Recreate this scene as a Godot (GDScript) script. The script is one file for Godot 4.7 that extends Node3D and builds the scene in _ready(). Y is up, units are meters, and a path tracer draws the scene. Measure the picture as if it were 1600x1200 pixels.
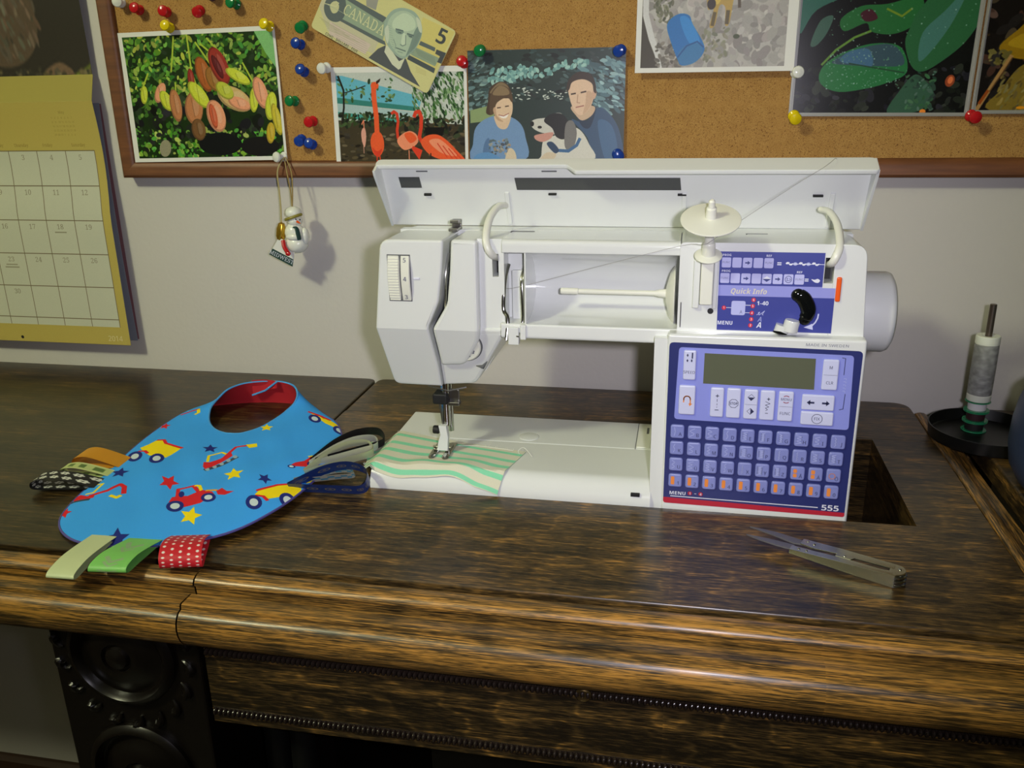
extends Node3D
# An antique oak sewing cabinet against a wall, an open-lidded white sewing machine standing in its well, a bib, a cork board with prints.
# Metres, y up. The wall is the plane z = 0, the cabinet top is y = 0.75.

const EYE := Vector3(0.0, 1.09386, 1.0)
const TOP := 0.75
var M := {}
var thing_at := {}
var fonts := {}


class Geo:
	# a soup of triangles, counter-clockwise seen from outside; mesh() smooths all but the creases
	var p := PackedVector3Array()
	var t := PackedVector2Array()
	var crease := 38.0

	func tri(a: Vector3, b: Vector3, c: Vector3, ua := Vector2.ZERO, ub := Vector2.ZERO, uc := Vector2.ZERO) -> void:
		if (b - a).cross(c - a).length_squared() < 1e-20:
			return
		p.append_array([a, b, c])
		t.append_array([ua, ub, uc])

	func quad(a: Vector3, b: Vector3, c: Vector3, d: Vector3, uv := [Vector2(0, 1), Vector2(1, 1), Vector2(1, 0), Vector2(0, 0)]) -> void:
		tri(a, b, c, uv[0], uv[1], uv[2])
		tri(a, c, d, uv[0], uv[2], uv[3])

	func move(from: int, x: Transform3D) -> void:
		for i in range(from, p.size()):
			p[i] = x * p[i]

	func box(lo: Vector3, hi: Vector3) -> void:
		var c := []
		for k in 8:
			c.append(Vector3(hi.x if k & 1 else lo.x, hi.y if k & 2 else lo.y, hi.z if k & 4 else lo.z))
		for f in [[4, 5, 7, 6], [1, 0, 2, 3], [5, 1, 3, 7], [0, 4, 6, 2], [6, 7, 3, 2], [0, 1, 5, 4]]:
			quad(c[f[0]], c[f[1]], c[f[2]], c[f[3]])

	func rbox(lo: Vector3, hi: Vector3, r: float, seg := 3) -> void:
		var rr := minf(r, minf(hi.x - lo.x, minf(hi.y - lo.y, hi.z - lo.z)) * 0.499)
		var ax := []
		for k in 3:
			var s := []
			for i in seg + 1:
				s.append(lo[k] + rr * i / seg)
			for i in seg + 1:
				s.append(hi[k] - rr * (seg - i) / seg)
			ax.append(s)
		for f in 6:
			var k: int = f / 2
			var a: int = (k + 1) % 3
			var b: int = (k + 2) % 3
			var side: bool = f % 2 == 1
			var rows := []
			for i in ax[b].size():
				var row := PackedVector3Array()
				for j in ax[a].size():
					var q := Vector3.ZERO
					q[k] = hi[k] if side else lo[k]
					q[a] = ax[a][j]
					q[b] = ax[b][i]
					var c := q.clamp(lo + Vector3.ONE * rr, hi - Vector3.ONE * rr)
					row.append(c + (q - c).normalized() * rr)
				rows.append(row)
			grid(rows, not side)

	# rows of points; the outside is (along a row) x (from row to row)
	func grid(rows: Array, flip := false, u0 := 0.0, u1 := 1.0, v0 := 0.0, v1 := 1.0) -> void:
		var nr := rows.size()
		for i in nr - 1:
			var ra: PackedVector3Array = rows[i]
			var rb: PackedVector3Array = rows[i + 1]
			var nc := ra.size()
			var va := lerpf(v0, v1, float(i) / (nr - 1))
			var vb := lerpf(v0, v1, float(i + 1) / (nr - 1))
			for j in nc - 1:
				var ua := lerpf(u0, u1, float(j) / (nc - 1))
				var ub := lerpf(u0, u1, float(j + 1) / (nc - 1))
				var q := [ra[j], ra[j + 1], rb[j + 1], rb[j]]
				var w := [Vector2(ua, va), Vector2(ub, va), Vector2(ub, vb), Vector2(ua, vb)]
				if flip:
					quad(q[0], q[3], q[2], q[1], [w[0], w[3], w[2], w[1]])
				else:
					quad(q[0], q[1], q[2], q[3], w)

	# grid of points given by a function of (u, v) in 0..1, as a sheet with thickness
	func sheet(f: Callable, nu: int, nv: int, thick := 0.0) -> void:
		var rows := []
		for i in nv + 1:
			var row := PackedVector3Array()
			for j in nu + 1:
				row.append(f.call(float(j) / nu, float(i) / nv))
			rows.append(row)
		grid(rows)
		if thick != 0.0:
			var low := []
			for i in nv + 1:
				var row := PackedVector3Array()
				for j in nu + 1:
					var a: Vector3 = rows[i][mini(j + 1, nu)] - rows[i][maxi(j - 1, 0)]
					var b: Vector3 = rows[mini(i + 1, nv)][j] - rows[maxi(i - 1, 0)][j]
					row.append(rows[i][j] - a.cross(b).normalized() * thick)
				low.append(row)
			grid(low, true)
			for e in [[rows[0], low[0], true], [rows[nv], low[nv], false]]:
				grid([e[0], e[1]], not e[2])
			var la := PackedVector3Array()
			var lb := PackedVector3Array()
			var ra := PackedVector3Array()
			var rb := PackedVector3Array()
			for i in nv + 1:
				la.append(rows[i][0])
				lb.append(low[i][0])
				ra.append(rows[i][nu])
				rb.append(low[i][nu])
			grid([la, lb])
			grid([ra, rb], true)

	# a flat outline (x, y) from z0 to z1, the z1 edge rounded by bev
	func extr(line: PackedVector2Array, z0: float, z1: float, bev := 0.0, seg := 2, x := Transform3D.IDENTITY, back := true, bev_back := 0.0) -> void:
		var from := p.size()
		var o := line.duplicate()
		var area := 0.0
		for i in o.size():
			area += o[i].cross(o[(i + 1) % o.size()])
		if area < 0:
			o.reverse()
		var n := o.size()
		var mit := PackedVector2Array()
		for i in n:
			var a := (o[i] - o[(i + n - 1) % n]).normalized()
			var b := (o[(i + 1) % n] - o[i]).normalized()
			var na := Vector2(a.y, -a.x)
			var nb := Vector2(b.y, -b.x)
			mit.append((na + nb) / maxf(1.0 + na.dot(nb), 0.3))
		# a bevel too wide for the outline would fold it over: narrow it until the front face can be filled
		for tries in 12:
			var trial := PackedVector2Array()
			for i in n:
				trial.append(o[i] - mit[i] * bev)
			if bev <= 0.0 or not Geometry2D.triangulate_polygon(trial).is_empty():
				break
			bev *= 0.7
		var levels := []
		if bev_back > 0.0:
			for k in seg:
				var a := PI / 2 * (1.0 - float(k) / seg)
				levels.append([z0 + bev_back * (1.0 - sin(a)), bev_back * (1.0 - cos(a))])
		levels.append([z0 + bev_back, 0.0])
		if bev > 0.0:
			levels.append([z1 - bev, 0.0])
			for k in range(1, seg + 1):
				var a := PI / 2 * k / seg
				levels.append([z1 - bev + bev * sin(a), bev * (1.0 - cos(a))])
		else:
			levels.append([z1, 0.0])
		var rings := []
		for l in levels:
			var ring := PackedVector3Array()
			for i in n + 1:
				var q: Vector2 = o[i % n] - mit[i % n] * l[1]
				ring.append(Vector3(q.x, q.y, l[0]))
			rings.append(ring)
		grid(rings)
		for e in ([0, rings.size() - 1] if back else [rings.size() - 1]):
			var flat := PackedVector2Array()
			for i in n:
				flat.append(Vector2(rings[e][i].x, rings[e][i].y))
			var ix := Geometry2D.triangulate_polygon(flat)
			for k in range(0, ix.size(), 3):
				var a: Vector3 = rings[e][ix[k]]
				var b: Vector3 = rings[e][ix[k + 1]]
				var c: Vector3 = rings[e][ix[k + 2]]
				if ((b - a).cross(c - a).z > 0) == (e > 0):
					tri(a, b, c, Vector2(a.x, a.y), Vector2(b.x, b.y), Vector2(c.x, c.y))
				else:
					tri(a, c, b, Vector2(a.x, a.y), Vector2(c.x, c.y), Vector2(b.x, b.y))
		move(from, x)

	# profile of (radius, height) from the bottom up, turned about y
	func lathe(prof: Array, x := Transform3D.IDENTITY, seg := 24) -> void:
		var from := p.size()
		var rows := []
		for q in prof:
			var row := PackedVector3Array()
			for k in seg + 1:
				var a := TAU * (k % seg) / seg
				row.append(Vector3(q[0] * cos(a), q[1], -q[0] * sin(a)))
			rows.append(row)
		grid(rows)
		move(from, x)

	func tube(path: Array, r, seg := 8, cap := true, flatten := 1.0, up := Vector3.ZERO) -> void:
		var rows := []
		var n := path.size()
		var side := Vector3.ZERO
		for i in n:
			var d: Vector3 = (path[mini(i + 1, n - 1)] - path[maxi(i - 1, 0)]).normalized()
			if up != Vector3.ZERO:
				side = up.cross(d).normalized()
			elif i == 0:
				side = d.cross(Vector3(0.31, 0.87, 0.38) if absf(d.y) < 0.8 else Vector3(0.9, 0.1, 0.4)).normalized()
			side = (side - d * side.dot(d)).normalized()
			var other := d.cross(side)
			var rad: float = r[i] if r is Array else r
			var row := PackedVector3Array()
			for k in seg + 1:
				var a := TAU * (k % seg) / seg
				row.append(path[i] + side * cos(a) * rad + other * sin(a) * rad * flatten)
			rows.append(row)
		grid(rows)
		if cap:
			for e in [0, n - 1]:
				for k in seg:
					if e == 0:
						tri(path[e], rows[e][k + 1], rows[e][k])
					else:
						tri(path[e], rows[e][k], rows[e][k + 1])

	func ball(c: Vector3, r: Vector3, seg := 14) -> void:
		var prof := []
		for k in range(0, seg / 2 + 1):
			var a := -PI / 2 + PI * k / (seg / 2)
			prof.append([maxf(cos(a), 0.0), sin(a)])
		lathe(prof, Transform3D(Basis.from_scale(r), c), seg)

	# a flat line of width w lying in the plane of x and y at height z
	func stroke(pts: Array, w: float, z: float, x := Transform3D.IDENTITY) -> void:
		var from := p.size()
		for i in pts.size() - 1:
			var d: Vector2 = (pts[i + 1] - pts[i]).normalized()
			var s := Vector2(-d.y, d.x) * w / 2
			var a: Vector2 = pts[i] - d * w * 0.3
			var b: Vector2 = pts[i + 1] + d * w * 0.3
			quad(Vector3(a.x - s.x, a.y - s.y, z), Vector3(b.x - s.x, b.y - s.y, z), Vector3(b.x + s.x, b.y + s.y, z), Vector3(a.x + s.x, a.y + s.y, z))
		move(from, x)

	# splits the triangles that cross the height y, so that the mesh can crease there
	func cut(y: float) -> void:
		var q := p
		var u := t
		p = PackedVector3Array()
		t = PackedVector2Array()
		for k in range(0, q.size(), 3):
			for side in [1.0, -1.0]:
				var poly := []
				for j in 3:
					var a := q[k + j]
					var b := q[k + (j + 1) % 3]
					var da: float = (a.y - y) * side
					var db: float = (b.y - y) * side
					if da >= 0:
						poly.append([a, u[k + j]])
					if (da > 0 and db < 0) or (da < 0 and db > 0):
						var s := da / (da - db)
						poly.append([a.lerp(b, s), u[k + j].lerp(u[k + (j + 1) % 3], s)])
				for j in range(1, poly.size() - 1):
					tri(poly[0][0], poly[j][0], poly[j + 1][0], poly[0][1], poly[j][1], poly[j + 1][1])

	func mesh(off := Vector3.ZERO) -> ArrayMesh:
		var nt := p.size() / 3
		var fn := PackedVector3Array()
		var un := PackedVector3Array()
		var at := {}
		for k in nt:
			var c := (p[k * 3 + 1] - p[k * 3]).cross(p[k * 3 + 2] - p[k * 3])
			fn.append(c)
			un.append(c.normalized())
			for j in 3:
				var key := Vector3i((p[k * 3 + j] * 50000.0).round())
				if not at.has(key):
					at[key] = PackedInt32Array()
				at[key].append(k)
		var v := PackedVector3Array()
		var nn := PackedVector3Array()
		var uv := PackedVector2Array()
		var lim := cos(deg_to_rad(crease))
		for k in nt:
			for j in [0, 2, 1]:
				var q := p[k * 3 + j]
				var s := Vector3.ZERO
				for o in at[Vector3i((q * 50000.0).round())]:
					if un[o].dot(un[k]) >= lim:
						s += fn[o]
				v.append(q - off)
				nn.append(s.normalized() if s.length_squared() > 0 else un[k])
				uv.append(t[k * 3 + j])
		var arr := []
		arr.resize(Mesh.ARRAY_MAX)
		arr[Mesh.ARRAY_VERTEX] = v
		arr[Mesh.ARRAY_NORMAL] = nn
		arr[Mesh.ARRAY_TEX_UV] = uv
		var m := ArrayMesh.new()
		m.add_surface_from_arrays(Mesh.PRIMITIVE_TRIANGLES, arr)
		return m


class Pic:
	# a small painter for flat print: drawn at twice the size, then halved
	var im: Image
	var sc := 1.0
	var ox := 0.0
	var oy := 0.0
	var rng := RandomNumberGenerator.new()

	# the rectangle (x0, y0, w, h) of the drawing's own units becomes a texture `wide` pixels wide
	func _init(x0: float, y0: float, w: float, h: float, wide: int, bg: Color) -> void:
		sc = 2.0 * wide / w
		ox = x0
		oy = y0
		im = Image.create(2 * wide, 2 * int(round(wide * h / w)), false, Image.FORMAT_RGB8)
		im.fill(bg)
		rng.seed = 77

	func poly(pts: PackedVector2Array, c: Color) -> void:
		var n := pts.size()
		var q := PackedVector2Array()
		var y0 := 1e9
		var y1 := -1e9
		for a in pts:
			var b := Vector2((a.x - ox) * sc, (a.y - oy) * sc)
			q.append(b)
			y0 = minf(y0, b.y)
			y1 = maxf(y1, b.y)
		for y in range(maxi(0, int(floor(y0))), mini(im.get_height(), int(ceil(y1)) + 1)):
			var yc := y + 0.5
			var xs := []
			for i in n:
				var a := q[i]
				var b := q[(i + 1) % n]
				if (a.y <= yc) != (b.y <= yc):
					xs.append(a.x + (yc - a.y) / (b.y - a.y) * (b.x - a.x))
			xs.sort()
			for k in range(0, xs.size() - 1, 2):
				var xa := maxi(0, int(round(xs[k])))
				var xb := mini(im.get_width(), int(round(xs[k + 1])))
				if xb > xa:
					im.fill_rect(Rect2i(xa, y, xb - xa, 1), c)

	func pl(flat: Array, c: Color) -> void:
		var pts := PackedVector2Array()
		for i in range(0, flat.size() - 1, 2):
			pts.append(Vector2(flat[i], flat[i + 1]))
		poly(pts, c)

	func blob(flat: Array, c: Color) -> void:
		# closed smooth curve through the points
		var pts := PackedVector2Array()
		var n := flat.size() / 2
		for i in n:
			var g := func(k: int) -> Vector2: return Vector2(flat[((k + n) % n) * 2], flat[((k + n) % n) * 2 + 1])
			for s in 5:
				pts.append(g.call(i).cubic_interpolate(g.call(i + 1), g.call(i - 1), g.call(i + 2), s / 5.0))
		poly(pts, c)

	func ell(x: float, y: float, rx: float, ry: float, c: Color, rot := 0.0) -> void:
		var pts := PackedVector2Array()
		for k in 22:
			var a := TAU * k / 22
			pts.append(Vector2(x, y) + Vector2(cos(a) * rx, sin(a) * ry).rotated(deg_to_rad(rot)))
		poly(pts, c)

	func rect(x0: float, y0: float, x1: float, y1: float, c: Color) -> void:
		poly([Vector2(x0, y0), Vector2(x1, y0), Vector2(x1, y1), Vector2(x0, y1)], c)

	func line(flat: Array, w: float, c: Color) -> void:
		for i in range(0, flat.size() - 3, 2):
			var a := Vector2(flat[i], flat[i + 1])
			var b := Vector2(flat[i + 2], flat[i + 3])
			var s := (b - a).normalized().orthogonal() * w / 2
			poly([a - s, b - s, b + s, a + s], c)
			if i > 0 and w * sc > 5:
				ell(a.x, a.y, w / 2, w / 2, c)

	func star(x: float, y: float, r: float, c: Color, rot := 0.0, flat := 1.0) -> void:
		var pts := PackedVector2Array()
		for k in 10:
			var a := TAU * k / 10 - PI / 2 + deg_to_rad(rot)
			pts.append(Vector2(x, y) + Vector2(cos(a), sin(a) * flat) * (r if k % 2 == 0 else r * 0.46))
		poly(pts, c)

	# letters from a text mesh's flat faces, left edge of the baseline at (x, y), capital height h
	func text(tm: TextMesh, s: String, x: float, y: float, h: float, c: Color, rot := 0.0, wide := 1.0, lean := 0.0) -> void:
		tm.text = s
		var arr := tm.get_mesh_arrays()
		if arr.is_empty():
			return
		var v: PackedVector3Array = arr[Mesh.ARRAY_VERTEX]
		var nn: PackedVector3Array = arr[Mesh.ARRAY_NORMAL]
		var ix = arr[Mesh.ARRAY_INDEX]
		var k := h / 0.714
		for i in range(0, ix.size(), 3):
			if nn[ix[i]].z < 0.5:
				continue
			var pts := PackedVector2Array()
			for j in 3:
				var q := v[ix[i + j]]
				pts.append(Vector2(x, y) + Vector2((q.x + q.y * lean) * k * wide, (0.25 - q.y) * k).rotated(deg_to_rad(rot)))
			poly(pts, c)

	# leaf-like dabs over a rectangle
	func dabs(x0: float, y0: float, x1: float, y1: float, n: int, lo: float, hi: float, cols: Array, long := 2.0, dir := -999.0) -> void:
		for i in n:
			var r := rng.randf_range(lo, hi)
			var c: Color = cols[rng.randi() % cols.size()]
			var d := rng.randf_range(0, 180) if dir < -900 else dir + rng.randf_range(-25, 25)
			ell(rng.randf_range(x0, x1), rng.randf_range(y0, y1), r, r / long, c.lightened(rng.randf_range(0, 0.15)).darkened(rng.randf_range(0, 0.25)), d)

	func grain(amount: float) -> void:
		var d := im.get_data()
		for i in range(0, d.size(), 3):
			var g := 1.0 + amount * (rng.randf() - 0.5)
			for k in 3:
				d[i + k] = mini(255, int(d[i + k] * g))
		im = Image.create_from_data(im.get_width(), im.get_height(), false, Image.FORMAT_RGB8, d)

	func tex(blur := 0) -> ImageTexture:
		var w := im.get_width() / 2
		var h := im.get_height() / 2
		if blur > 0:
			im.resize(w / blur, h / blur, Image.INTERPOLATE_LANCZOS)
		im.resize(w, h, Image.INTERPOLATE_CUBIC if blur > 0 else Image.INTERPOLATE_LANCZOS)
		return ImageTexture.create_from_image(im)


# ------------------------------------------------------------------ helpers

func font(style := "sans") -> TextMesh:
	if not fonts.has(style):
		var f := SystemFont.new()
		f.font_names = PackedStringArray(["Droid Serif" if style == "serif" else "Droid Sans"])
		if style == "bold":
			f.font_weight = 700
		var tm := TextMesh.new()
		tm.font = f
		tm.font_size = 64
		tm.pixel_size = 1.0 / 64
		tm.depth = 0.01
		tm.curve_step = 2.0
		tm.horizontal_alignment = HORIZONTAL_ALIGNMENT_LEFT
		tm.vertical_alignment = VERTICAL_ALIGNMENT_BOTTOM
		fonts[style] = tm
	return fonts[style]


# lettering: flat faces in the plane z, the text centred on (x, y) (or from its left edge), capitals h high
func letters(g: Geo, s: String, x: float, y: float, z: float, h: float, style := "sans", centred := true, lean := 0.0, wide := 1.0, up := false) -> void:
	var tm := font(style)
	tm.text = s
	var arr := tm.get_mesh_arrays()
	if arr.is_empty():
		return
	var v: PackedVector3Array = arr[Mesh.ARRAY_VERTEX]
	var nn: PackedVector3Array = arr[Mesh.ARRAY_NORMAL]
	var ix: PackedInt32Array = arr[Mesh.ARRAY_INDEX]
	var lo := Vector2(1e9, 1e9)
	var hi := -lo
	for q in v:
		lo = lo.min(Vector2(q.x, q.y))
		hi = hi.max(Vector2(q.x, q.y))
	var k := h / 0.714
	for i in range(0, ix.size(), 3):
		if nn[ix[i]].z < 0.5:
			continue
		var c := []
		for j in 3:
			var q := v[ix[i + j]]
			var e := Vector2((q.x - ((lo.x + hi.x) / 2 if centred else lo.x)), q.y - (lo.y + hi.y) / 2)
			e = Vector2((e.x + e.y * lean) * k * wide, e.y * k)
			if up:
				e = e.rotated(PI / 2)
			c.append(Vector3(x + e.x, y + e.y, z))
		if (c[1] - c[0]).cross(c[2] - c[0]).z > 0:
			g.tri(c[0], c[1], c[2])
		else:
			g.tri(c[0], c[2], c[1])


func mat(called: String, c: Color, rough := 0.5, metal := 0.0, more := {}) -> StandardMaterial3D:
	var m := StandardMaterial3D.new()
	m.resource_name = called
	m.albedo_color = c
	m.roughness = rough
	m.metallic = metal
	for k in more:
		m.set(k, more[k])
	M[called] = m
	return m


func rgb(r: int, g: int, b: int) -> Color:
	return Color(r / 255.0, g / 255.0, b / 255.0)


func part(parent: Node3D, called: String, g: Geo, m: Material, label := "", local := false) -> MeshInstance3D:
	var o := MeshInstance3D.new()
	o.name = called
	var off := Vector3.ZERO
	if not local:
		var q: Node = parent
		while q != self:
			off += q.position
			q = q.get_parent()
	o.mesh = g.mesh(off)
	o.material_override = m
	if label:
		o.set_meta("label", label)
	parent.add_child(o, true)
	return o


func thing(called: String, label: String, category: String, at := Vector3.ZERO, group := "", turn := Vector3.ZERO) -> Node3D:
	var o := Node3D.new()
	o.name = numbered(called)
	o.position = at
	o.rotation = turn
	add_child(o, true)
	return tag(o, label, category, group)


func numbered(called: String) -> String:
	var k: int = thing_at.get(called, -1) + 1
	thing_at[called] = k
	return called if k == 0 else "%s_%03d" % [called, k]


func tag(o: Node3D, label: String, category: String, group := "") -> Node3D:
	o.set_meta("label", label)
	o.set_meta("category", category)
	if group:
		o.set_meta("group", group)
	return o


func lone(called: String, g: Geo, m: Material, label: String, category: String, at := Vector3.ZERO, group := "") -> MeshInstance3D:
	var o := MeshInstance3D.new()
	o.name = numbered(called)
	o.position = at
	o.mesh = g.mesh(at)
	o.material_override = m
	add_child(o, true)
	tag(o, label, category, group)
	return o


func struct(called: String, g: Geo, m: Material, parent: Node3D = self) -> MeshInstance3D:
	var o := part(parent, called, g, m)
	o.set_meta("kind", "structure")
	return o


func v2(flat: Array) -> PackedVector2Array:
	var out := PackedVector2Array()
	for i in range(0, flat.size() - 1, 2):
		out.append(Vector2(flat[i], flat[i + 1]))
	return out


# the outline with its corners rounded by r (one number, or one for each corner)
func fillet(o: PackedVector2Array, r, seg := 4) -> PackedVector2Array:
	var out := PackedVector2Array()
	var n := o.size()
	for i in n:
		var rad: float = r[i] if r is Array else r
		if rad <= 0.0:
			out.append(o[i])
			continue
		var a := (o[(i + n - 1) % n] - o[i])
		var b := (o[(i + 1) % n] - o[i])
		var d := minf(rad, minf(a.length(), b.length()) * 0.48)
		var pa := o[i] + a.normalized() * d
		var pb := o[i] + b.normalized() * d
		for k in seg + 1:
			var s := float(k) / seg
			out.append(pa.lerp(o[i], s).lerp(o[i].lerp(pb, s), s))
	return out


func rrect(x0: float, y0: float, x1: float, y1: float, r: float, seg := 3) -> PackedVector2Array:
	return fillet(v2([x0, y0, x1, y0, x1, y1, x0, y1]), r, seg)


func curve(pts: Array, n := 5) -> Array:
	# smooth path through Vector3 points
	var out := []
	for i in pts.size() - 1:
		var a: Vector3 = pts[maxi(i - 1, 0)]
		var d: Vector3 = pts[mini(i + 2, pts.size() - 1)]
		for k in n:
			out.append(pts[i].cubic_interpolate(pts[i + 1], a, d, float(k) / n))
	out.append(pts[-1])
	return out


func up_axis(y: Vector3, at: Vector3) -> Transform3D:
	# turns the lathe's y axis to the direction y
	y = y.normalized()
	var x := y.cross(Vector3(0.2, 0.1, 1) if absf(y.z) < 0.9 else Vector3(0, 1, 0.1)).normalized()
	return Transform3D(Basis(x, y, x.cross(y)), at)


# ------------------------------------------------------------------ surfaces

func noise_image(w: int, h: int, f: float, sd: int, oct := 4) -> PackedByteArray:
	var n := FastNoiseLite.new()
	n.seed = sd
	n.noise_type = FastNoiseLite.TYPE_SIMPLEX_SMOOTH
	n.frequency = f
	n.fractal_octaves = oct
	var im := n.get_seamless_image(w, h)
	im.convert(Image.FORMAT_L8)
	return im.get_data()


# noise drawn out along x: made narrow, then stretched
func streaks(w: int, h: int, squeeze: int, f: float, sd: int, oct := 3) -> PackedByteArray:
	var im := Image.create_from_data(w / squeeze, h, false, Image.FORMAT_L8, noise_image(w / squeeze, h, f, sd, oct))
	im.resize(w, h, Image.INTERPOLATE_CUBIC)
	return im.get_data()


func paint(w: int, h: int, f: Callable) -> ImageTexture:
	var d := PackedByteArray()
	d.resize(w * h * 3)
	for y in h:
		for x in w:
			var c: Color = f.call(x, y, y * w + x)
			var k := (y * w + x) * 3
			d[k] = clampi(int(c.r * 255), 0, 255)
			d[k + 1] = clampi(int(c.g * 255), 0, 255)
			d[k + 2] = clampi(int(c.b * 255), 0, 255)
	var im := Image.create_from_data(w, h, false, Image.FORMAT_RGB8, d)
	return ImageTexture.create_from_image(im)


# old oak: dark figure between amber early wood, the grain along u; `amber` shifts the mix, `fleck` adds the rays of a quarter-sawn board
func oak(sd: int, amber: float, fleck: float, steep := 2.3, cross := 0.0307) -> ImageTexture:
	var w := 1024
	var h := 1024
	var a := streaks(w, h, 16, 0.016, sd)
	var b := streaks(w, h, 16, 0.07, sd + 1)
	var c := streaks(w, h, 12, 0.19, sd + 2, 2)
	var e := noise_image(w, h, 0.006, sd + 3, 3)
	var s := streaks(w, h, 8, 0.42, sd + 4, 1)
	var dark := rgb(27, 21, 12)
	var mid := rgb(82, 63, 33)
	var lit := rgb(174, 126, 56)
	var f := func(x: int, y: int, i: int) -> Color:
		var g := (a[i] * 0.20 + b[i] * 0.28 + c[i] * 0.40 + s[i] * 0.22 + e[i] * 0.16) / 255.0 - 0.63 + amber
		g = clampf(0.5 + g * steep, 0.0, 1.0)
		if fleck > 0.0:
			var q := sin(x * 0.0368 + y * cross + e[i] * 0.035 + a[i] * 0.012) * 0.5 + 0.5
			g = clampf(g + fleck * pow(q, 7.0) * (0.3 + b[i] / 255.0), 0.0, 1.0)
		return dark.lerp(mid, minf(g * 2.0, 1.0)).lerp(lit, maxf(g * 2.0 - 1.0, 0.0))
	return paint(w, h, f)


func make_looks() -> void:
	var tri := {"uv1_triplanar": true, "uv1_world_triplanar": true}
	mat("oak_top", Color.WHITE, 0.31, 0.0, tri.merged({"albedo_texture": oak(3, -0.07, 0.16, 1.8), "uv1_scale": Vector3(2.6, 2.6, 2.6)}))
	mat("oak_leaf", Color.WHITE, 0.3, 0.0, tri.merged({"albedo_texture": oak(41, -0.18, 0.05, 1.5), "uv1_scale": Vector3(2.2, 2.4, 2.4)}))
	mat("oak_moulding", Color.WHITE, 0.38, 0.0, {"albedo_texture": oak(11, 0.06, 0.0, 2.6), "clearcoat_enabled": true, "clearcoat": 0.12, "clearcoat_roughness": 0.2})
	mat("oak_apron", Color.WHITE, 0.4, 0.0, tri.merged({"albedo_texture": oak(23, -0.17, 0.30, 2.0, -0.0430), "uv1_scale": Vector3(2.4, 3.4, 3.4)}))
	mat("oak_side", Color.WHITE, 0.45, 0.0, tri.merged({"albedo_texture": oak(31, -0.08, 0.0), "uv1_scale": Vector3(3, 5, 5)}))
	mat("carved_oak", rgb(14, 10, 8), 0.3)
	mat("bead_oak", rgb(40, 32, 27), 0.24)
	mat("iron", rgb(14, 14, 14), 0.5, 0.3)
	mat("brass", rgb(120, 100, 62), 0.35, 0.9)
	mat("wall", rgb(202, 198, 192), 0.85, 0.0, tri.merged({"normal_enabled": true, "normal_scale": 0.10, "normal_texture": bumps(256, 0.09, 5), "uv1_scale": Vector3(5, 5, 5)}))
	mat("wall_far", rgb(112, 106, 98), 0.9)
	mat("ceiling", rgb(168, 165, 158), 0.9)
	mat("floor", Color.WHITE, 0.5, 0.0, tri.merged({"albedo_texture": M.oak_side.albedo_texture, "uv1_scale": Vector3(1, 1, 1), "albedo_color": rgb(120, 110, 100)}))
	mat("baseboard", rgb(62, 40, 24), 0.5)
	var k1 := noise_image(512, 512, 0.11, 8, 3)
	var k2 := noise_image(512, 512, 0.32, 9, 2)
	var k3 := noise_image(512, 512, 0.02, 10, 2)
	var ck := func(_x: int, _y: int, i: int) -> Color:
		var g := k1[i] / 255.0
		var c := rgb(160, 118, 58).lerp(rgb(186, 146, 80), k3[i] / 255.0 * 0.6)
		if g < 0.36:
			c = c.lerp(rgb(116, 76, 32), (0.36 - g) * 5.0)
		if k2[i] > 158:
			c = c.lerp(rgb(206, 166, 98), 0.45)
		elif k2[i] < 84:
			c = c.lerp(rgb(122, 82, 36), 0.55)
		return c
	mat("cork", Color.WHITE, 0.9, 0.0, tri.merged({"albedo_texture": paint(512, 512, ck), "uv1_scale": Vector3(6, 6, 6), "normal_enabled": true, "normal_scale": 0.4, "normal_texture": bumps(512, 0.2, 12)}))
	var fr := streaks(512, 256, 8, 0.06, 50)
	var fk := func(_x: int, _y: int, i: int) -> Color: return rgb(96, 58, 34).lerp(rgb(128, 80, 46), fr[i] / 255.0)
	mat("frame_wood", Color.WHITE, 0.45, 0.0, tri.merged({"albedo_texture": paint(512, 256, fk), "uv1_scale": Vector3(3, 8, 8)}))
	mat("paper", rgb(226, 226, 220), 0.5)
	mat("sleeve", rgb(150, 150, 144), 0.25)
	# the machine
	mat("white_plastic", rgb(217, 220, 217), 0.3, 0.0, {"clearcoat_enabled": true, "clearcoat": 0.35, "clearcoat_roughness": 0.08})
	mat("cream_plastic", rgb(222, 223, 210), 0.35)
	mat("gloss_plastic", rgb(217, 220, 217), 0.14, 0.0, {"clearcoat_enabled": true, "clearcoat": 0.8, "clearcoat_roughness": 0.05})
	mat("seam_grey", rgb(92, 94, 96), 0.6)
	mat("slot_black", rgb(14, 15, 17), 0.6)
	mat("window_grey", rgb(70, 72, 72), 0.5)
	mat("chrome", rgb(190, 190, 186), 0.14, 1.0)
	mat("steel", rgb(150, 148, 146), 0.3, 1.0)
	mat("navy", rgb(36, 44, 104), 0.4)
	mat("periwinkle", rgb(134, 142, 216), 0.4)
	mat("button", rgb(198, 202, 232), 0.3)
	mat("key_blue", rgb(126, 134, 196), 0.3)
	mat("lcd", rgb(92, 96, 78), 0.12)
	mat("ink", rgb(40, 44, 84), 0.5)
	mat("ink_grey", rgb(118, 120, 134), 0.5)
	mat("print_white", rgb(216, 218, 232), 0.5)
	mat("print_pale", rgb(166, 174, 224), 0.5)
	mat("print_orange", rgb(230, 138, 62), 0.5)
	mat("print_red", rgb(178, 32, 54), 0.4)
	mat("orange_switch", rgb(235, 92, 28), 0.3)
	mat("black_gloss", rgb(12, 14, 14), 0.08)
	mat("thread_grey", rgb(150, 148, 146), 0.7)
	# cloth and small things
	mat("red_cloth", rgb(178, 22, 36), 0.85)
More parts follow.
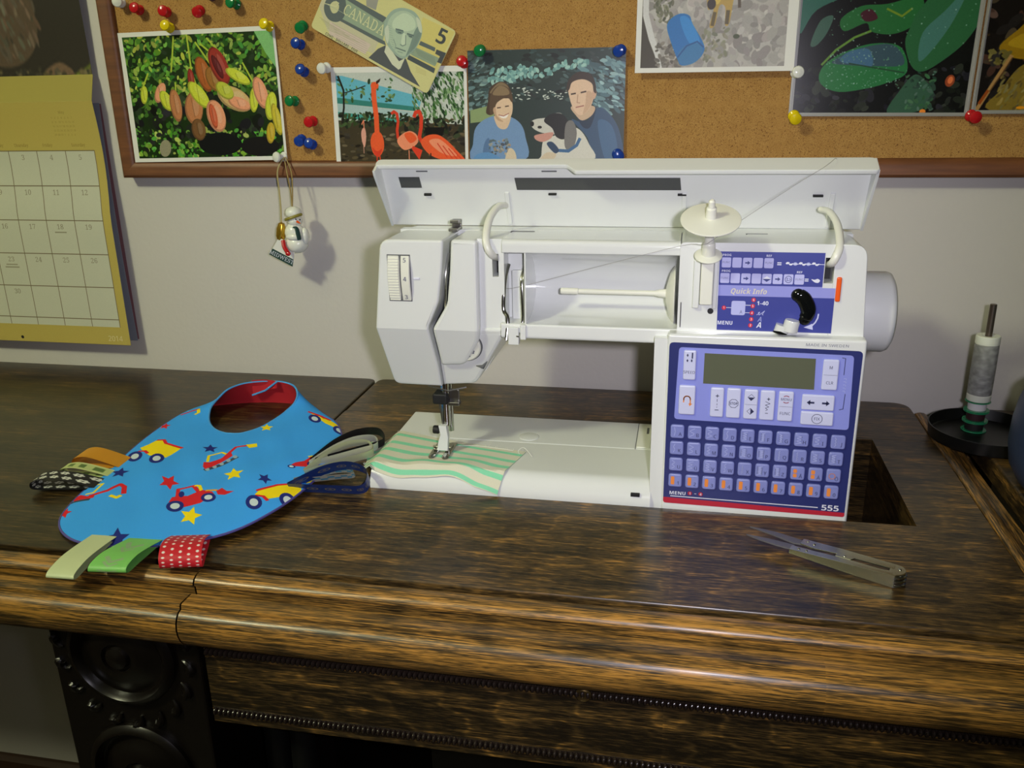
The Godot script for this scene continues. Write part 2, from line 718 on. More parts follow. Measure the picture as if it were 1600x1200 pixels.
	mat("ribbon_white", rgb(226, 228, 214), 0.5, 0.0, {"backlight_enabled": true, "backlight": rgb(90, 90, 84)})
	mat("ribbon_ivory", rgb(218, 222, 186), 0.5, 0.0, {"backlight_enabled": true, "backlight": rgb(80, 80, 66)})
	mat("pin_red", rgb(186, 28, 34), 0.18)
	mat("pin_blue", rgb(26, 62, 150), 0.18)
	mat("pin_green", rgb(22, 118, 62), 0.18)
	mat("pin_yellow", rgb(224, 200, 20), 0.18)
	mat("pin_white", rgb(226, 228, 220), 0.18)
	mat("pin_purple", rgb(72, 38, 66), 0.2)
	mat("tray_black", rgb(17, 18, 17), 0.35)
	mat("thread_silver", Color.WHITE, 0.45, 0.1, {"albedo_texture": winding(rgb(190, 192, 188), rgb(140, 142, 140))})
	mat("spool_white", rgb(222, 226, 212), 0.4)
	mat("bobbin_green", rgb(48, 158, 108), 0.15, 0.0, {"transparency": BaseMaterial3D.TRANSPARENCY_ALPHA})
	M.bobbin_green.albedo_color.a = 0.75
	mat("thread_white", rgb(216, 214, 216), 0.7)
	mat("thread_maroon", rgb(48, 16, 24), 0.7)
	mat("thread_black", rgb(18, 16, 16), 0.7)
	mat("rod_metal", rgb(118, 106, 96), 0.35, 0.8)
	mat("pot_glaze", rgb(44, 56, 84), 0.35)
	mat("pot_rim", rgb(98, 98, 72), 0.4)
	mat("teal", rgb(84, 168, 172), 0.6)
	mat("gold", rgb(196, 158, 52), 0.25, 0.8)
	mat("cord_gold", rgb(150, 126, 70), 0.55)
	mat("cord", rgb(178, 164, 112), 0.6)
	mat("china_white", rgb(232, 234, 224), 0.25)
	mat("dark_green", rgb(28, 62, 58), 0.5)
	mat("olive_band", rgb(142, 132, 52), 0.4)
	mat("snips_frame", rgb(196, 197, 172), 0.26, 1.0)
	mat("snips_blade", rgb(116, 114, 120), 0.42, 0.6)


func bumps(size: int, f: float, sd: int) -> ImageTexture:
	var im := Image.create_from_data(size, size, false, Image.FORMAT_L8, noise_image(size, size, f, sd, 3))
	im.bump_map_to_normal_map(2.0)
	return ImageTexture.create_from_image(im)


func winding(a: Color, b: Color) -> ImageTexture:
	var n := noise_image(128, 256, 0.05, 60, 2)
	var f := func(x: int, y: int, i: int) -> Color: return a.lerp(b, 0.35 + 0.3 * sin(y * 2.4 + x * 0.02)).darkened(n[i] / 255.0 * 0.3)
	return paint(128, 256, f)


func print_mat(called: String, t: Texture2D, rough := 0.35, more := {}) -> StandardMaterial3D:
	return mat(called, Color.WHITE, rough, 0.0, more.merged({"albedo_texture": t}))


# ------------------------------------------------------------------ flat print: the pinned pictures, the note, the calendar, cloth

func picture_maple() -> ImageTexture:
	var q := Pic.new(705, 205, 1014, 735, 480, rgb(22, 46, 12))
	q.dabs(705, 205, 1720, 640, 520, 12, 34, [rgb(40, 96, 22), rgb(70, 130, 30), rgb(28, 76, 16), rgb(96, 150, 34), rgb(16, 40, 12)], 1.7)
	q.dabs(705, 205, 1720, 560, 300, 8, 24, [rgb(150, 190, 60), rgb(196, 206, 74), rgb(110, 180, 56), rgb(170, 200, 80), rgb(60, 150, 50), rgb(20, 44, 14)], 1.9)
	q.dabs(705, 560, 1720, 800, 90, 16, 44, [rgb(12, 22, 12), rgb(14, 14, 24), rgb(20, 40, 14), rgb(8, 12, 8)], 1.4)
	q.dabs(705, 560, 1100, 800, 50, 8, 20, [rgb(60, 120, 30), rgb(110, 160, 50)], 1.4)
	q.dabs(705, 770, 1720, 940, 360, 7, 22, [rgb(70, 150, 30), rgb(130, 180, 50), rgb(24, 56, 16), rgb(18, 22, 20), rgb(190, 210, 96), rgb(90, 190, 60)], 1.5)
	q.ell(1290, 860, 150, 70, rgb(10, 14, 18))
	q.ell(1560, 880, 130, 60, rgb(20, 18, 22))
	q.ell(900, 880, 40, 55, rgb(150, 146, 120), 20)
	q.pl([1600, 205, 1720, 205, 1720, 420, 1660, 330], rgb(130, 190, 120))
	for s in [[1150, 205, 1150, 420, 1170, 500], [1200, 250, 1290, 390], [1230, 260, 1420, 420, 1500, 480], [1010, 420, 1040, 300, 1060, 210], [1030, 480, 1020, 570], [1280, 230, 1370, 330], [1500, 380, 1560, 500], [850, 420, 790, 520]]:
		q.line(s, 11, rgb(176, 196, 64))
	var red := rgb(158, 52, 42)
	var pink := rgb(236, 160, 122)
	var tan := rgb(192, 126, 82)
	var lime := rgb(206, 214, 64)
	for s in [[915, 540, 30, 62, 30, pink], [950, 590, 34, 62, -25, lime], [1012, 620, 36, 92, -4, tan], [800, 550, 22, 52, 10, lime], [1140, 470, 20, 62, 0, red], [1135, 640, 56, 92, 6, tan], [1150, 770, 44, 62, -4, rgb(120, 84, 50)], [1180, 560, 40, 90, -38, lime], [1282, 690, 56, 92, -12, pink], [1262, 690, 22, 70, -8, rgb(208, 96, 62)], [1232, 440, 44, 100, -14, rgb(176, 96, 44)], [1290, 470, 40, 70, -20, rgb(160, 110, 52)], [1342, 395, 52, 108, -20, red], [1330, 400, 20, 70, -22, rgb(100, 30, 34)], [1420, 590, 108, 62, 26, rgb(212, 178, 118)], [1450, 620, 70, 34, 20, pink], [1360, 540, 60, 40, 40, rgb(190, 196, 66)], [1460, 460, 80, 30, 30, lime], [1550, 600, 26, 70, 8, lime], [1600, 560, 40, 90, -14, pink], [1660, 640, 34, 80, 12, lime], [1690, 720, 26, 90, -10, rgb(206, 190, 60)], [1640, 800, 26, 60, 8, rgb(200, 170, 50)]]:
		q.ell(s[0], s[1], s[2] * 1.12, s[3] * 1.08, s[5].darkened(0.2), s[4])
		q.ell(s[0] + 4, s[1] - 4, s[2], s[3] * 0.96, s[5], s[4])
		q.ell(s[0] + s[2] * 0.25, s[1] - s[3] * 0.1, s[2] * 0.4, s[3] * 0.6, s[5].lightened(0.14), s[4])
		q.line([s[0] - s[2] * 0.2, s[1] - s[3] * 0.7, s[0], s[1] + s[3] * 0.6], 4, s[5].darkened(0.25))
	q.grain(0.3)
	return q.tex()


func picture_flamingo() -> ImageTexture:
	var q := Pic.new(572, 520, 930, 690, 420, rgb(196, 204, 196))
	q.pl([572, 540, 620, 540, 1200, 690, 1180, 760, 572, 690], rgb(104, 182, 204))
	q.pl([572, 690, 1180, 760, 1180, 790, 572, 730], rgb(56, 132, 124))
	q.pl([572, 730, 1180, 800, 1180, 850, 572, 790], rgb(170, 196, 196))
	q.pl([572, 790, 1100, 850, 1100, 880, 572, 830], rgb(70, 160, 148))
	q.pl([572, 850, 1502, 880, 1502, 1210, 572, 1210], rgb(66, 58, 42))
	q.dabs(590, 560, 1000, 720, 60, 6, 20, [rgb(70, 120, 60), rgb(40, 70, 40), rgb(120, 160, 90)], 2.0)
	q.dabs(1130, 520, 1502, 860, 420, 8, 26, [rgb(58, 110, 48), rgb(34, 66, 34), rgb(130, 170, 110), rgb(220, 226, 214), rgb(90, 140, 76)], 3.0, 70)
	q.dabs(580, 800, 1100, 900, 160, 8, 22, [rgb(30, 48, 26), rgb(58, 84, 40), rgb(22, 28, 18)], 2.0)
	q.dabs(1050, 840, 1502, 960, 130, 10, 30, [rgb(30, 40, 24), rgb(100, 78, 46), rgb(48, 64, 34), rgb(18, 18, 14)], 2.0)
	q.dabs(572, 930, 1502, 1200, 200, 8, 30, [rgb(86, 76, 54), rgb(52, 46, 34), rgb(104, 90, 62), rgb(40, 34, 26)], 2.4, 0)
	q.line([590, 540, 625, 640, 620, 760, 600, 860], 14, rgb(36, 34, 30))
	q.line([625, 660, 700, 640, 790, 610], 7, rgb(46, 42, 36))
	q.pl([1210, 900, 1360, 900, 1340, 960, 1220, 960], rgb(20, 18, 16))
	var o := rgb(240, 96, 52)
	var d := rgb(222, 66, 42)
	var pale := rgb(246, 150, 112)
	q.blob([740, 930, 765, 900, 775, 960, 760, 1040, 742, 1000], rgb(226, 166, 146))
	q.line([762, 910, 762, 850, 745, 880], 8, rgb(230, 130, 100))
	q.line([752, 1030, 752, 1085], 5, rgb(200, 150, 130))
	q.line([850, 610, 848, 700, 858, 820, 858, 950], 36, o)
	q.ell(858, 610, 30, 26, o)
	q.pl([870, 580, 905, 560, 895, 585, 872, 600], rgb(60, 40, 36))
	q.blob([805, 1000, 830, 940, 880, 935, 905, 990, 900, 1060, 860, 1110, 820, 1080], o)
	q.blob([815, 1040, 850, 1070, 890, 1050, 870, 1100, 840, 1105], d)
	q.line([850, 1100, 845, 1200], 8, d)
	q.line([870, 1100, 880, 1200], 8, d)
	q.line([970, 805, 990, 790, 1012, 805, 1018, 860, 1008, 920, 1012, 980], 20, d)
	q.blob([1005, 990, 1040, 950, 1100, 925, 1150, 950, 1160, 1000, 1120, 1040, 1060, 1060, 1020, 1030], pale)
	q.blob([1060, 950, 1110, 935, 1150, 980, 1100, 1010], o)
	q.pl([1120, 1030, 1190, 1060, 1165, 1130, 1110, 1050], d)
	q.line([1090, 1060, 1090, 1180], 6, pale)
	q.line([1135, 830, 1150, 795, 1175, 790, 1190, 830, 1185, 900, 1170, 970, 1200, 1020], 26, d)
	q.blob([1180, 1010, 1220, 960, 1300, 950, 1370, 990, 1440, 1060, 1502, 1130, 1440, 1140, 1340, 1130, 1240, 1090], o)
	q.blob([1240, 1000, 1310, 980, 1390, 1040, 1440, 1100, 1330, 1080], pale)
	for k in 4:
		q.line([1300 + k * 40, 1010 + k * 18, 1370 + k * 38, 1110 + k * 8], 7, d)
	q.line([1250, 1080, 1250, 1200], 8, rgb(40, 30, 28))
	q.grain(0.22)
	return q.tex()


func picture_family() -> ImageTexture:
	var q := Pic.new(140, 350, 1140, 762, 480, rgb(44, 58, 56))
	q.dabs(140, 350, 1280, 700, 240, 10, 36, [rgb(36, 50, 48), rgb(52, 74, 74), rgb(26, 32, 32), rgb(70, 96, 96)], 2.4, 10)
	q.dabs(960, 430, 1280, 800, 260, 14, 40, [rgb(118, 160, 170), rgb(84, 122, 134), rgb(150, 190, 196), rgb(62, 90, 100)], 2.6, 25)
	q.dabs(140, 400, 330, 800, 150, 12, 34, [rgb(96, 130, 134), rgb(60, 84, 86), rgb(40, 56, 54), rgb(130, 164, 160)], 2.6, -20)
	for c in [[330, 500, 600, 470], [430, 520, 760, 500], [780, 470, 1020, 440], [300, 560, 470, 540]]:
		for k in 26:
			var s := k / 25.0
			q.ell(lerpf(c[0], c[2], s) + q.rng.randf_range(-18, 18), lerpf(c[1], c[3], s) + q.rng.randf_range(-18, 26), 20, 12, [rgb(128, 176, 172), rgb(104, 150, 150), rgb(160, 200, 192)][k % 3], q.rng.randf_range(0, 180))
	for k in 46:
		q.ell(q.rng.randf_range(450, 870), q.rng.randf_range(610, 690), q.rng.randf_range(3, 16), 4, rgb(206, 214, 206), q.rng.randf_range(-20, 20))
	q.pl([150, 760, 330, 720, 330, 830, 150, 850], rgb(140, 160, 110))
	# woman, sitting, in a pale blue shirt
	q.blob([165, 1000, 190, 880, 290, 810, 420, 800, 520, 850, 562, 950, 556, 1112, 160, 1112], rgb(116, 150, 192))
	q.blob([290, 960, 300, 1112, 240, 1112, 250, 1000], rgb(88, 120, 162))
	q.dabs(290, 970, 440, 1080, 50, 6, 16, [rgb(160, 160, 150), rgb(74, 82, 96), rgb(196, 176, 150), rgb(100, 120, 130)], 1.4)
	q.blob([330, 800, 400, 830, 455, 800, 430, 880, 390, 895, 350, 870], rgb(222, 192, 160))
	q.blob([285, 700, 300, 610, 370, 565, 430, 580, 465, 650, 468, 720, 440, 690, 340, 720, 320, 790, 270, 780], rgb(74, 56, 44))
	q.blob([300, 640, 370, 570, 430, 590, 440, 640, 370, 640], rgb(132, 112, 84))
	q.blob([322, 720, 345, 690, 440, 680, 468, 720, 462, 790, 430, 830, 390, 845, 345, 815], rgb(226, 196, 164))
	q.blob([296, 720, 312, 640, 370, 590, 440, 612, 470, 680, 462, 706, 430, 672, 380, 690, 345, 720, 330, 780, 300, 790], rgb(92, 72, 54))
	q.blob([320, 650, 370, 592, 430, 612, 444, 650, 390, 660], rgb(140, 118, 88))
	q.blob([322, 760, 340, 740, 350, 800, 400, 842, 350, 826], rgb(196, 160, 130))
	q.line([352, 745, 380, 742], 8, rgb(90, 66, 56))
	q.line([412, 736, 440, 732], 8, rgb(90, 66, 56))
	q.blob([365, 795, 400, 800, 436, 785, 420, 815, 385, 815], rgb(250, 240, 232))
	q.line([362, 794, 400, 802, 440, 783], 5, rgb(160, 84, 74))
	q.blob([180, 1112, 200, 1070, 300, 1060, 370, 1112], rgb(96, 146, 196))
	q.blob([410, 1112, 440, 1030, 480, 1050, 490, 1112], rgb(216, 200, 172))
	# man, in a dark blue shirt
	q.blob([900, 830, 1000, 850, 1090, 750, 1180, 800, 1250, 920, 1270, 1112, 1060, 1112, 1020, 960], rgb(58, 84, 116))
	q.blob([1090, 850, 1180, 860, 1230, 980, 1230, 1112, 1150, 1112], rgb(70, 104, 142))
	q.blob([930, 780, 1010, 840, 1080, 740, 1040, 880, 980, 880], rgb(40, 56, 78))
	q.blob([900, 740, 1060, 740, 1050, 800, 980, 838, 930, 800], rgb(206, 176, 148))
	q.blob([866, 640, 880, 570, 960, 510, 1040, 530, 1072, 600, 1074, 680, 1040, 600, 900, 580], rgb(58, 48, 44))
	q.blob([876, 590, 960, 545, 1040, 570, 1060, 650, 1040, 740, 980, 800, 930, 780, 890, 700], rgb(226, 194, 166))
	q.ell(1062, 660, 16, 34, rgb(210, 170, 144), 8)
	q.blob([864, 640, 872, 570, 918, 522, 966, 506, 1030, 524, 1066, 580, 1076, 650, 1058, 640, 1046, 590, 1000, 562, 948, 560, 900, 580, 884, 622], rgb(66, 54, 48))
	q.blob([1010, 640, 1050, 660, 1036, 740, 984, 796, 1000, 720], rgb(206, 170, 142))
	q.line([895, 658, 930, 652], 10, rgb(70, 54, 48))
	q.line([965, 648, 1005, 640], 10, rgb(70, 54, 48))
	q.line([945, 660, 940, 715, 962, 718], 6, rgb(190, 148, 124))
	q.line([930, 748, 990, 736], 7, rgb(164, 100, 90))
	# dog between them
	q.blob([700, 960, 780, 940, 860, 880, 960, 900, 1030, 1000, 1060, 1112, 690, 1112, 680, 1080], rgb(214, 212, 202))
	q.blob([600, 850, 640, 825, 720, 815, 760, 790, 830, 790, 860, 870, 840, 940, 760, 930, 680, 920, 620, 890], rgb(206, 204, 196))
	q.blob([700, 840, 740, 795, 820, 788, 870, 830, 890, 900, 850, 965, 790, 950, 760, 890], rgb(38, 38, 40))
	q.ell(612, 858, 14, 18, rgb(30, 30, 32))
	q.ell(668, 882, 16, 10, rgb(40, 38, 38))
	q.blob([630, 940, 700, 925, 768, 920, 750, 960, 690, 985, 640, 970], rgb(206, 150, 136))
	q.blob([860, 860, 910, 840, 940, 920, 920, 1020, 870, 1040, 850, 990], rgb(120, 118, 116))
	q.line([740, 1000, 800, 1045, 880, 1050, 940, 1010, 965, 960], 22, rgb(62, 104, 150))
	q.blob([720, 1000, 760, 985, 810, 1040, 780, 1065], rgb(48, 70, 100))
	q.blob([672, 1112, 720, 1060, 790, 1070, 760, 1112], rgb(212, 196, 170))
	q.grain(0.16)
	return q.tex()


func picture_barrel() -> ImageTexture:
	var q := Pic.new(112, -290, 1085, 790, 420, rgb(176, 172, 166))
	q.dabs(112, -290, 1197, 500, 700, 20, 60, [rgb(182, 178, 172), rgb(172, 168, 162), rgb(188, 184, 176), rgb(176, 168, 164)], 1.6)
	q.pl([112, -290, 124, 130, 170, 260, 215, 400, 255, 500, 112, 500], rgb(66, 60, 46))
	q.line([128, -290, 140, 130, 190, 290, 240, 400, 275, 500], 46, rgb(206, 206, 204))
	q.dabs(200, 20, 340, 180, 60, 8, 26, [rgb(116, 118, 88), rgb(134, 132, 106), rgb(96, 100, 72)], 1.8)
	q.dabs(230, 330, 420, 500, 60, 10, 30, [rgb(110, 104, 92), rgb(134, 128, 116)], 1.8)
	q.dabs(540, 230, 760, 460, 50, 8, 26, [rgb(130, 132, 106), rgb(150, 146, 124)], 1.8)
	q.ell(830, 290, 24, 16, rgb(70, 78, 52))
	q.blob([305, 215, 330, 160, 400, 125, 470, 140, 500, 200, 590, 340, 585, 410, 520, 470, 430, 485, 395, 440, 340, 320], rgb(24, 108, 180))
	q.blob([400, 160, 470, 160, 560, 320, 480, 330], rgb(40, 132, 206))
	q.ell(490, 405, 100, 70, rgb(46, 116, 170), -28)
	q.line([395, 430, 460, 350, 540, 320, 590, 360], 10, rgb(16, 78, 140))
	q.blob([600, -290, 760, -290, 800, -60, 790, 60, 770, 200, 740, 205, 735, 90, 690, 80, 665, 210, 625, 218, 650, 90, 600, 80], rgb(178, 148, 70))
	q.blob([640, -100, 700, -60, 700, 40, 660, 60], rgb(206, 178, 80))
	q.ell(632, 65, 32, 38, rgb(52, 44, 36))
	q.line([645, 215, 660, 120], 26, rgb(98, 84, 46))
	q.line([752, 205, 758, 110], 28, rgb(92, 80, 50))
	q.line([840, 95, 826, -80], 22, rgb(86, 74, 58))
	q.grain(0.16)
	return q.tex(2)


func picture_leaves() -> ImageTexture:
	var q := Pic.new(105, -115, 1100, 835, 460, rgb(16, 18, 16))
	q.dabs(105, 420, 1205, 720, 120, 16, 50, [rgb(20, 26, 18), rgb(12, 14, 12), rgb(30, 36, 26), rgb(26, 26, 34)], 1.6)
	var g := rgb(40, 104, 54)
	q.blob([105, 190, 200, 40, 420, -60, 520, -115, 105, -115], rgb(50, 100, 88))
	q.blob([180, 260, 230, 110, 310, 80, 280, 190, 220, 270], rgb(64, 96, 84))
	q.blob([360, 100, 480, 20, 640, 10, 840, -30, 860, 90, 790, 170, 680, 205, 560, 185, 520, 130, 390, 180], g)
	q.blob([480, 70, 540, 40, 590, 100, 520, 120], rgb(70, 30, 40))
	q.line([640, 40, 740, 90, 800, 40], 14, rgb(112, 140, 44))
	q.blob([800, 160, 850, 40, 1000, -115, 1290, -115, 1250, 60, 1150, 260, 1000, 400, 900, 450, 830, 400, 780, 260], rgb(46, 100, 62))
	q.blob([880, 200, 1000, 60, 1120, -80, 1060, 120, 960, 300, 880, 380], rgb(70, 120, 110))
	q.blob([255, 470, 300, 380, 440, 300, 600, 260, 760, 290, 815, 450, 700, 520, 560, 560, 400, 580, 290, 540], rgb(44, 116, 66))
	q.blob([330, 380, 470, 300, 700, 270, 790, 400, 600, 410, 430, 400], rgb(58, 82, 94))
	q.blob([380, 370, 440, 310, 560, 300, 590, 410, 470, 400], rgb(70, 108, 140))
	q.line([265, 400, 350, 300, 460, 220, 560, 180], 16, rgb(98, 138, 56))
	q.line([440, 390, 560, 412, 800, 455], 8, rgb(40, 70, 50))
	q.blob([720, 720, 780, 580, 860, 470, 930, 500, 1000, 590, 960, 680, 880, 720], rgb(56, 92, 72))
	q.dabs(820, 440, 1000, 700, 50, 8, 26, [rgb(60, 110, 70), rgb(44, 74, 60), rgb(80, 116, 100)], 2.0)
	for k in 260:
		var x := q.rng.randf_range(290, 1180)
		var y := q.rng.randf_range(-100, 560)
		if q.rng.randf() < 0.5:
			x = q.rng.randf_range(300, 780)
			y = q.rng.randf_range(300, 560)
		q.ell(x, y, q.rng.randf_range(2, 6), q.rng.randf_range(2, 5), rgb(150, 184, 176).lerp(rgb(80, 130, 100), q.rng.randf()), 30)
	q.ell(1090, 510, 30, 40, rgb(150, 70, 40), 10)
	q.ell(1092, 506, 16, 24, rgb(226, 120, 70), 10)
	q.ell(945, 712, 20, 16, rgb(240, 140, 50))
	q.grain(0.2)
	return q.tex(2)


func picture_fungus() -> ImageTexture:
	var q := Pic.new(1285, -115, 1100, 835, 400, rgb(22, 18, 16))
	q.dabs(1285, -115, 2385, 720, 200, 14, 60, [rgb(34, 28, 20), rgb(18, 14, 12), rgb(60, 46, 26), rgb(70, 44, 34)], 1.8)
	q.blob([1370, 320, 1460, 210, 1572, 120, 1900, 60, 2100, 300, 1800, 380, 1500, 390], rgb(150, 116, 22))
	q.blob([1420, 300, 1572, 200, 1800, 200, 1700, 330], rgb(176, 142, 30))
	q.blob([1370, 720, 1420, 590, 1540, 420, 1760, 420, 1900, 720], rgb(128, 108, 42))
	q.dabs(1400, 440, 1800, 720, 120, 8, 30, [rgb(150, 126, 50), rgb(104, 86, 36), rgb(140, 130, 70)], 3.0, -60)
	q.dabs(1320, 340, 1440, 420, 20, 10, 30, [rgb(120, 110, 50)], 2.0)
	q.line([1455, 365, 1400, 480, 1345, 600, 1290, 722], 26, rgb(168, 130, 78))
	q.line([1462, 380, 1410, 490, 1355, 600], 8, rgb(90, 62, 36))
	q.line([1345, 590, 1300, 680], 20, rgb(150, 74, 26))
	q.ell(1560, 705, 30, 10, rgb(230, 150, 30))
	q.grain(0.2)
	return q.tex(2)


func picture_calendar() -> ImageTexture:
	# a furred animal among moss, out of focus
	var q := Pic.new(-300, -300, 800, 420, 400, rgb(78, 84, 18))
	q.dabs(-300, -300, 500, 120, 300, 14, 40, [rgb(104, 118, 22), rgb(72, 84, 18), rgb(130, 142, 36), rgb(86, 94, 18)], 1.5)
	q.blob([-300, -300, 420, -300, 470, -80, 530, 60, 420, 120, -10, 120, 50, 0, -20, -130, -300, -200], rgb(40, 34, 25))
	q.blob([110, 40, 150, -60, 260, -60, 330, -10, 330, 60, 260, 100, 160, 100], rgb(84, 68, 52))
	q.dabs(110, -50, 340, 90, 130, 6, 16, [rgb(98, 80, 62), rgb(76, 66, 52), rgb(88, 86, 68), rgb(108, 82, 64)], 2.4, 60)
	q.blob([-300, 60, -60, 90, 30, 120, -300, 120], rgb(54, 40, 26))
	q.blob([330, 120, 360, 105, 400, 100, 440, 120], rgb(112, 88, 66))
	q.dabs(0, 112, 500, 122, 60, 4, 12, [rgb(60, 54, 36), rgb(110, 96, 56), rgb(40, 36, 26)], 2.0, 0)
	q.grain(0.25)
	return q.tex(2)


func picture_month() -> ImageTexture:
	# one calendar page; units are millimetres from its top left corner
	var q := Pic.new(0, 0, 308, 305, 1000, rgb(186, 168, 84))
	var x0 := 11.0
	var y0 := 58.0
	var cw := 40.8
	var ch := 42.6
	var ink := rgb(112, 98, 70)
	q.rect(x0, y0, x0 + 7 * cw, y0 + 5 * ch + 10, rgb(196, 198, 178))
	for k in range(0, 8):
		q.line([x0 + k * cw, y0, x0 + k * cw, y0 + 5 * ch + 10], 0.9, ink)
	for k in range(0, 6):
		q.line([x0, y0 + k * ch, x0 + 7 * cw, y0 + k * ch], 1.1, ink)
	for d in range(1, 31):
		var col := (d + 1) % 7
		var row := (d + 1) / 7
		q.text(font("serif"), str(d), x0 + col * cw + 17 - (3 if d > 9 else 0), y0 + row * ch + 11, 6.2, rgb(132, 124, 100))
		if d in [18, 23]:
			q.line([x0 + col * cw + 10, y0 + row * ch + 15, x0 + col * cw + 27, y0 + row * ch + 15], 1.6, rgb(150, 146, 122))
		if d == 23:
			q.line([x0 + col * cw + 8, y0 + row * ch + 18.5, x0 + col * cw + 29, y0 + row * ch + 18.5], 1.6, rgb(150, 146, 122))
	var names := ["Sunday", "Monday", "Tuesday", "Wednesday", "Thursday", "Friday", "Saturday"]
	for k in 7:
		q.text(font("serif"), names[k], x0 + k * cw + 10, y0 - 5, 3.6, rgb(136, 116, 46), 0, 0.9)
	q.text(font("serif"), "April", 78, 38, 25, rgb(214, 206, 166))
	q.text(font("sans"), "2014", 276, 300, 7.0, rgb(214, 206, 160))
	q.text(font("sans"), "May", 258, 14, 3.2, rgb(150, 132, 56))
	for r in 5:
		for c in 7:
			q.text(font("sans"), str((r * 7 + c) % 31 + 1), 246 + c * 4.6, 20 + r * 5.0, 2.2, rgb(150, 132, 56))
	q.grain(0.08)
	return q.tex()


# the banknote in tenths of a millimetre; shapes were measured in another frame and are laid out by two base vectors
func picture_note() -> ImageTexture:
	var q := Pic.new(0, 0, 1505, 739, 760, rgb(206, 202, 138))
	var at := func(x: float, y: float) -> Vector2:
		var dx := x - 31
		var dy := y - 258
		return Vector2((dx * 591 + dy * 307) / 860549.0 * 1505, 739 - (647 * dx - 1120 * dy) / 860549.0 * 739)
	var poly := func(f: Array, c: Color, smooth := false) -> void:
		var o := []
		for i in range(0, f.size(), 2):
			var a: Vector2 = at.call(f[i], f[i + 1])
			o.append_array([a.x, a.y])
		if smooth:
			q.blob(o, c)
		else:
			q.pl(o, c)
	var line := func(f: Array, w: float, c: Color) -> void:
		var o := []
		for i in range(0, f.size(), 2):
			var a: Vector2 = at.call(f[i], f[i + 1])
			o.append_array([a.x, a.y])
		q.line(o, w, c)
	var steel := rgb(84, 96, 98)
	poly.call([120, 20, 420, -60, 740, 330, 640, 520, 200, 300], rgb(196, 192, 158))
	poly.call([1140, 180, 1440, 320, 1230, 700, 1010, 590], rgb(208, 196, 112))
	poly.call([230, 210, 620, 430, 560, 520, 210, 330], rgb(206, 190, 176))
	poly.call([370, -60, 800, 190, 740, 400, 300, 190], rgb(142, 162, 138))
	poly.call([330, -40, 400, -40, 790, 180, 750, 225], steel)
	poly.call([320, 170, 760, 400, 770, 440, 700, 410, 330, 205], steel)
	poly.call([600, -60, 720, 10, 690, 110, 600, 70], rgb(150, 150, 140))
	poly.call([180, 110, 200, 20, 290, -60, 380, -30, 400, 60, 370, 170, 300, 215, 220, 190], steel, true)
	poly.call([240, 60, 290, 20, 330, 60, 310, 120, 260, 130], rgb(196, 196, 150), true)
	line.call([190, 40, 300, 70, 330, 40, 300, 20], 9, rgb(206, 206, 160))
	for k in 7:
		line.call([130 + k * 14, 170 + k * 20, 220 + k * 50, 225 + k * 32], 5, rgb(170, 168, 130))
	for k in 8:
		line.call([250 + k * 6, 225 + k * 26, 570 + k * 4, 400 + k * 24], 4, rgb(176, 160, 150))
	for k in range(0, 9):
		line.call([200 + k * 60, 60 + k * 32 - 20, 260 + k * 60, 98 + k * 32 - 20], 4, rgb(160, 176, 150))
	# dark bars at the right
	poly.call([1110, 400, 1250, 465, 1240, 500, 1090, 435], steel)
	poly.call([1260, 480, 1350, 515, 1300, 615, 1260, 600, 1290, 545, 1245, 520], rgb(62, 68, 72))
	poly.call([990, 530, 1240, 660, 1225, 705, 970, 570], rgb(66, 76, 80))
	poly.call([1040, 450, 1280, 560, 1240, 640, 1010, 530], rgb(140, 158, 134))
	for k in 5:
		line.call([1050 + k * 6, 470 + k * 14, 1240 + k * 2, 565 + k * 14], 4, rgb(110, 130, 112))
	for k in 4:
		line.call([1050, 640 + k * 16, 1150, 690 + k * 12], 3, rgb(176, 164, 100))
	# the sitter: dark coat, white collar, bald head with white hair
	poly.call([590, 555, 690, 470, 760, 440, 960, 570, 1000, 690, 1085, 835, 880, 720, 700, 620], rgb(74, 80, 84))
	poly.call([770, 440, 800, 450, 870, 560, 890, 590, 950, 560, 900, 660, 880, 670, 820, 620, 750, 500], rgb(208, 212, 184))
	poly.call([758, 300, 775, 200, 850, 115, 950, 92, 1060, 130, 1118, 220, 1126, 330, 1080, 440, 1010, 520, 940, 566, 870, 540, 800, 460, 768, 390], rgb(150, 172, 156), true)
	poly.call([790, 330, 800, 220, 870, 140, 970, 120, 1060, 170, 1096, 260, 1076, 380, 1020, 470, 950, 540, 880, 520, 820, 440], rgb(172, 192, 168), true)
	poly.call([860, 200, 960, 140, 1050, 190, 1060, 280, 960, 310, 850, 280], rgb(192, 210, 182), true)
	poly.call([1060, 300, 1110, 260, 1118, 340, 1070, 440, 1010, 500, 960, 540, 1000, 450], rgb(118, 140, 130), true)
	poly.call([766, 290, 800, 250, 806, 330, 790, 420, 770, 380], rgb(196, 206, 184), true)
	poly.call([1076, 180, 1120, 230, 1124, 320, 1096, 300], rgb(196, 206, 184), true)
	poly.call([870, 300, 900, 285, 950, 310, 930, 335, 890, 330], rgb(120, 142, 132), true)
	poly.call([980, 335, 1020, 340, 1046, 365, 1010, 372], rgb(120, 142, 132), true)
	line.call([872, 286, 946, 306], 14, rgb(90, 108, 106))
	line.call([980, 330, 1046, 350], 14, rgb(90, 108, 106))
	line.call([896, 316, 926, 324], 9, rgb(70, 86, 88))
	line.call([1000, 352, 1028, 362], 9, rgb(70, 86, 88))
	poly.call([940, 330, 968, 345, 962, 436, 920, 424], rgb(196, 212, 186), true)
	line.call([968, 345, 962, 434, 930, 446, 908, 430], 9, rgb(110, 130, 122))
	line.call([866, 462, 910, 478, 960, 496], 12, rgb(96, 116, 110))
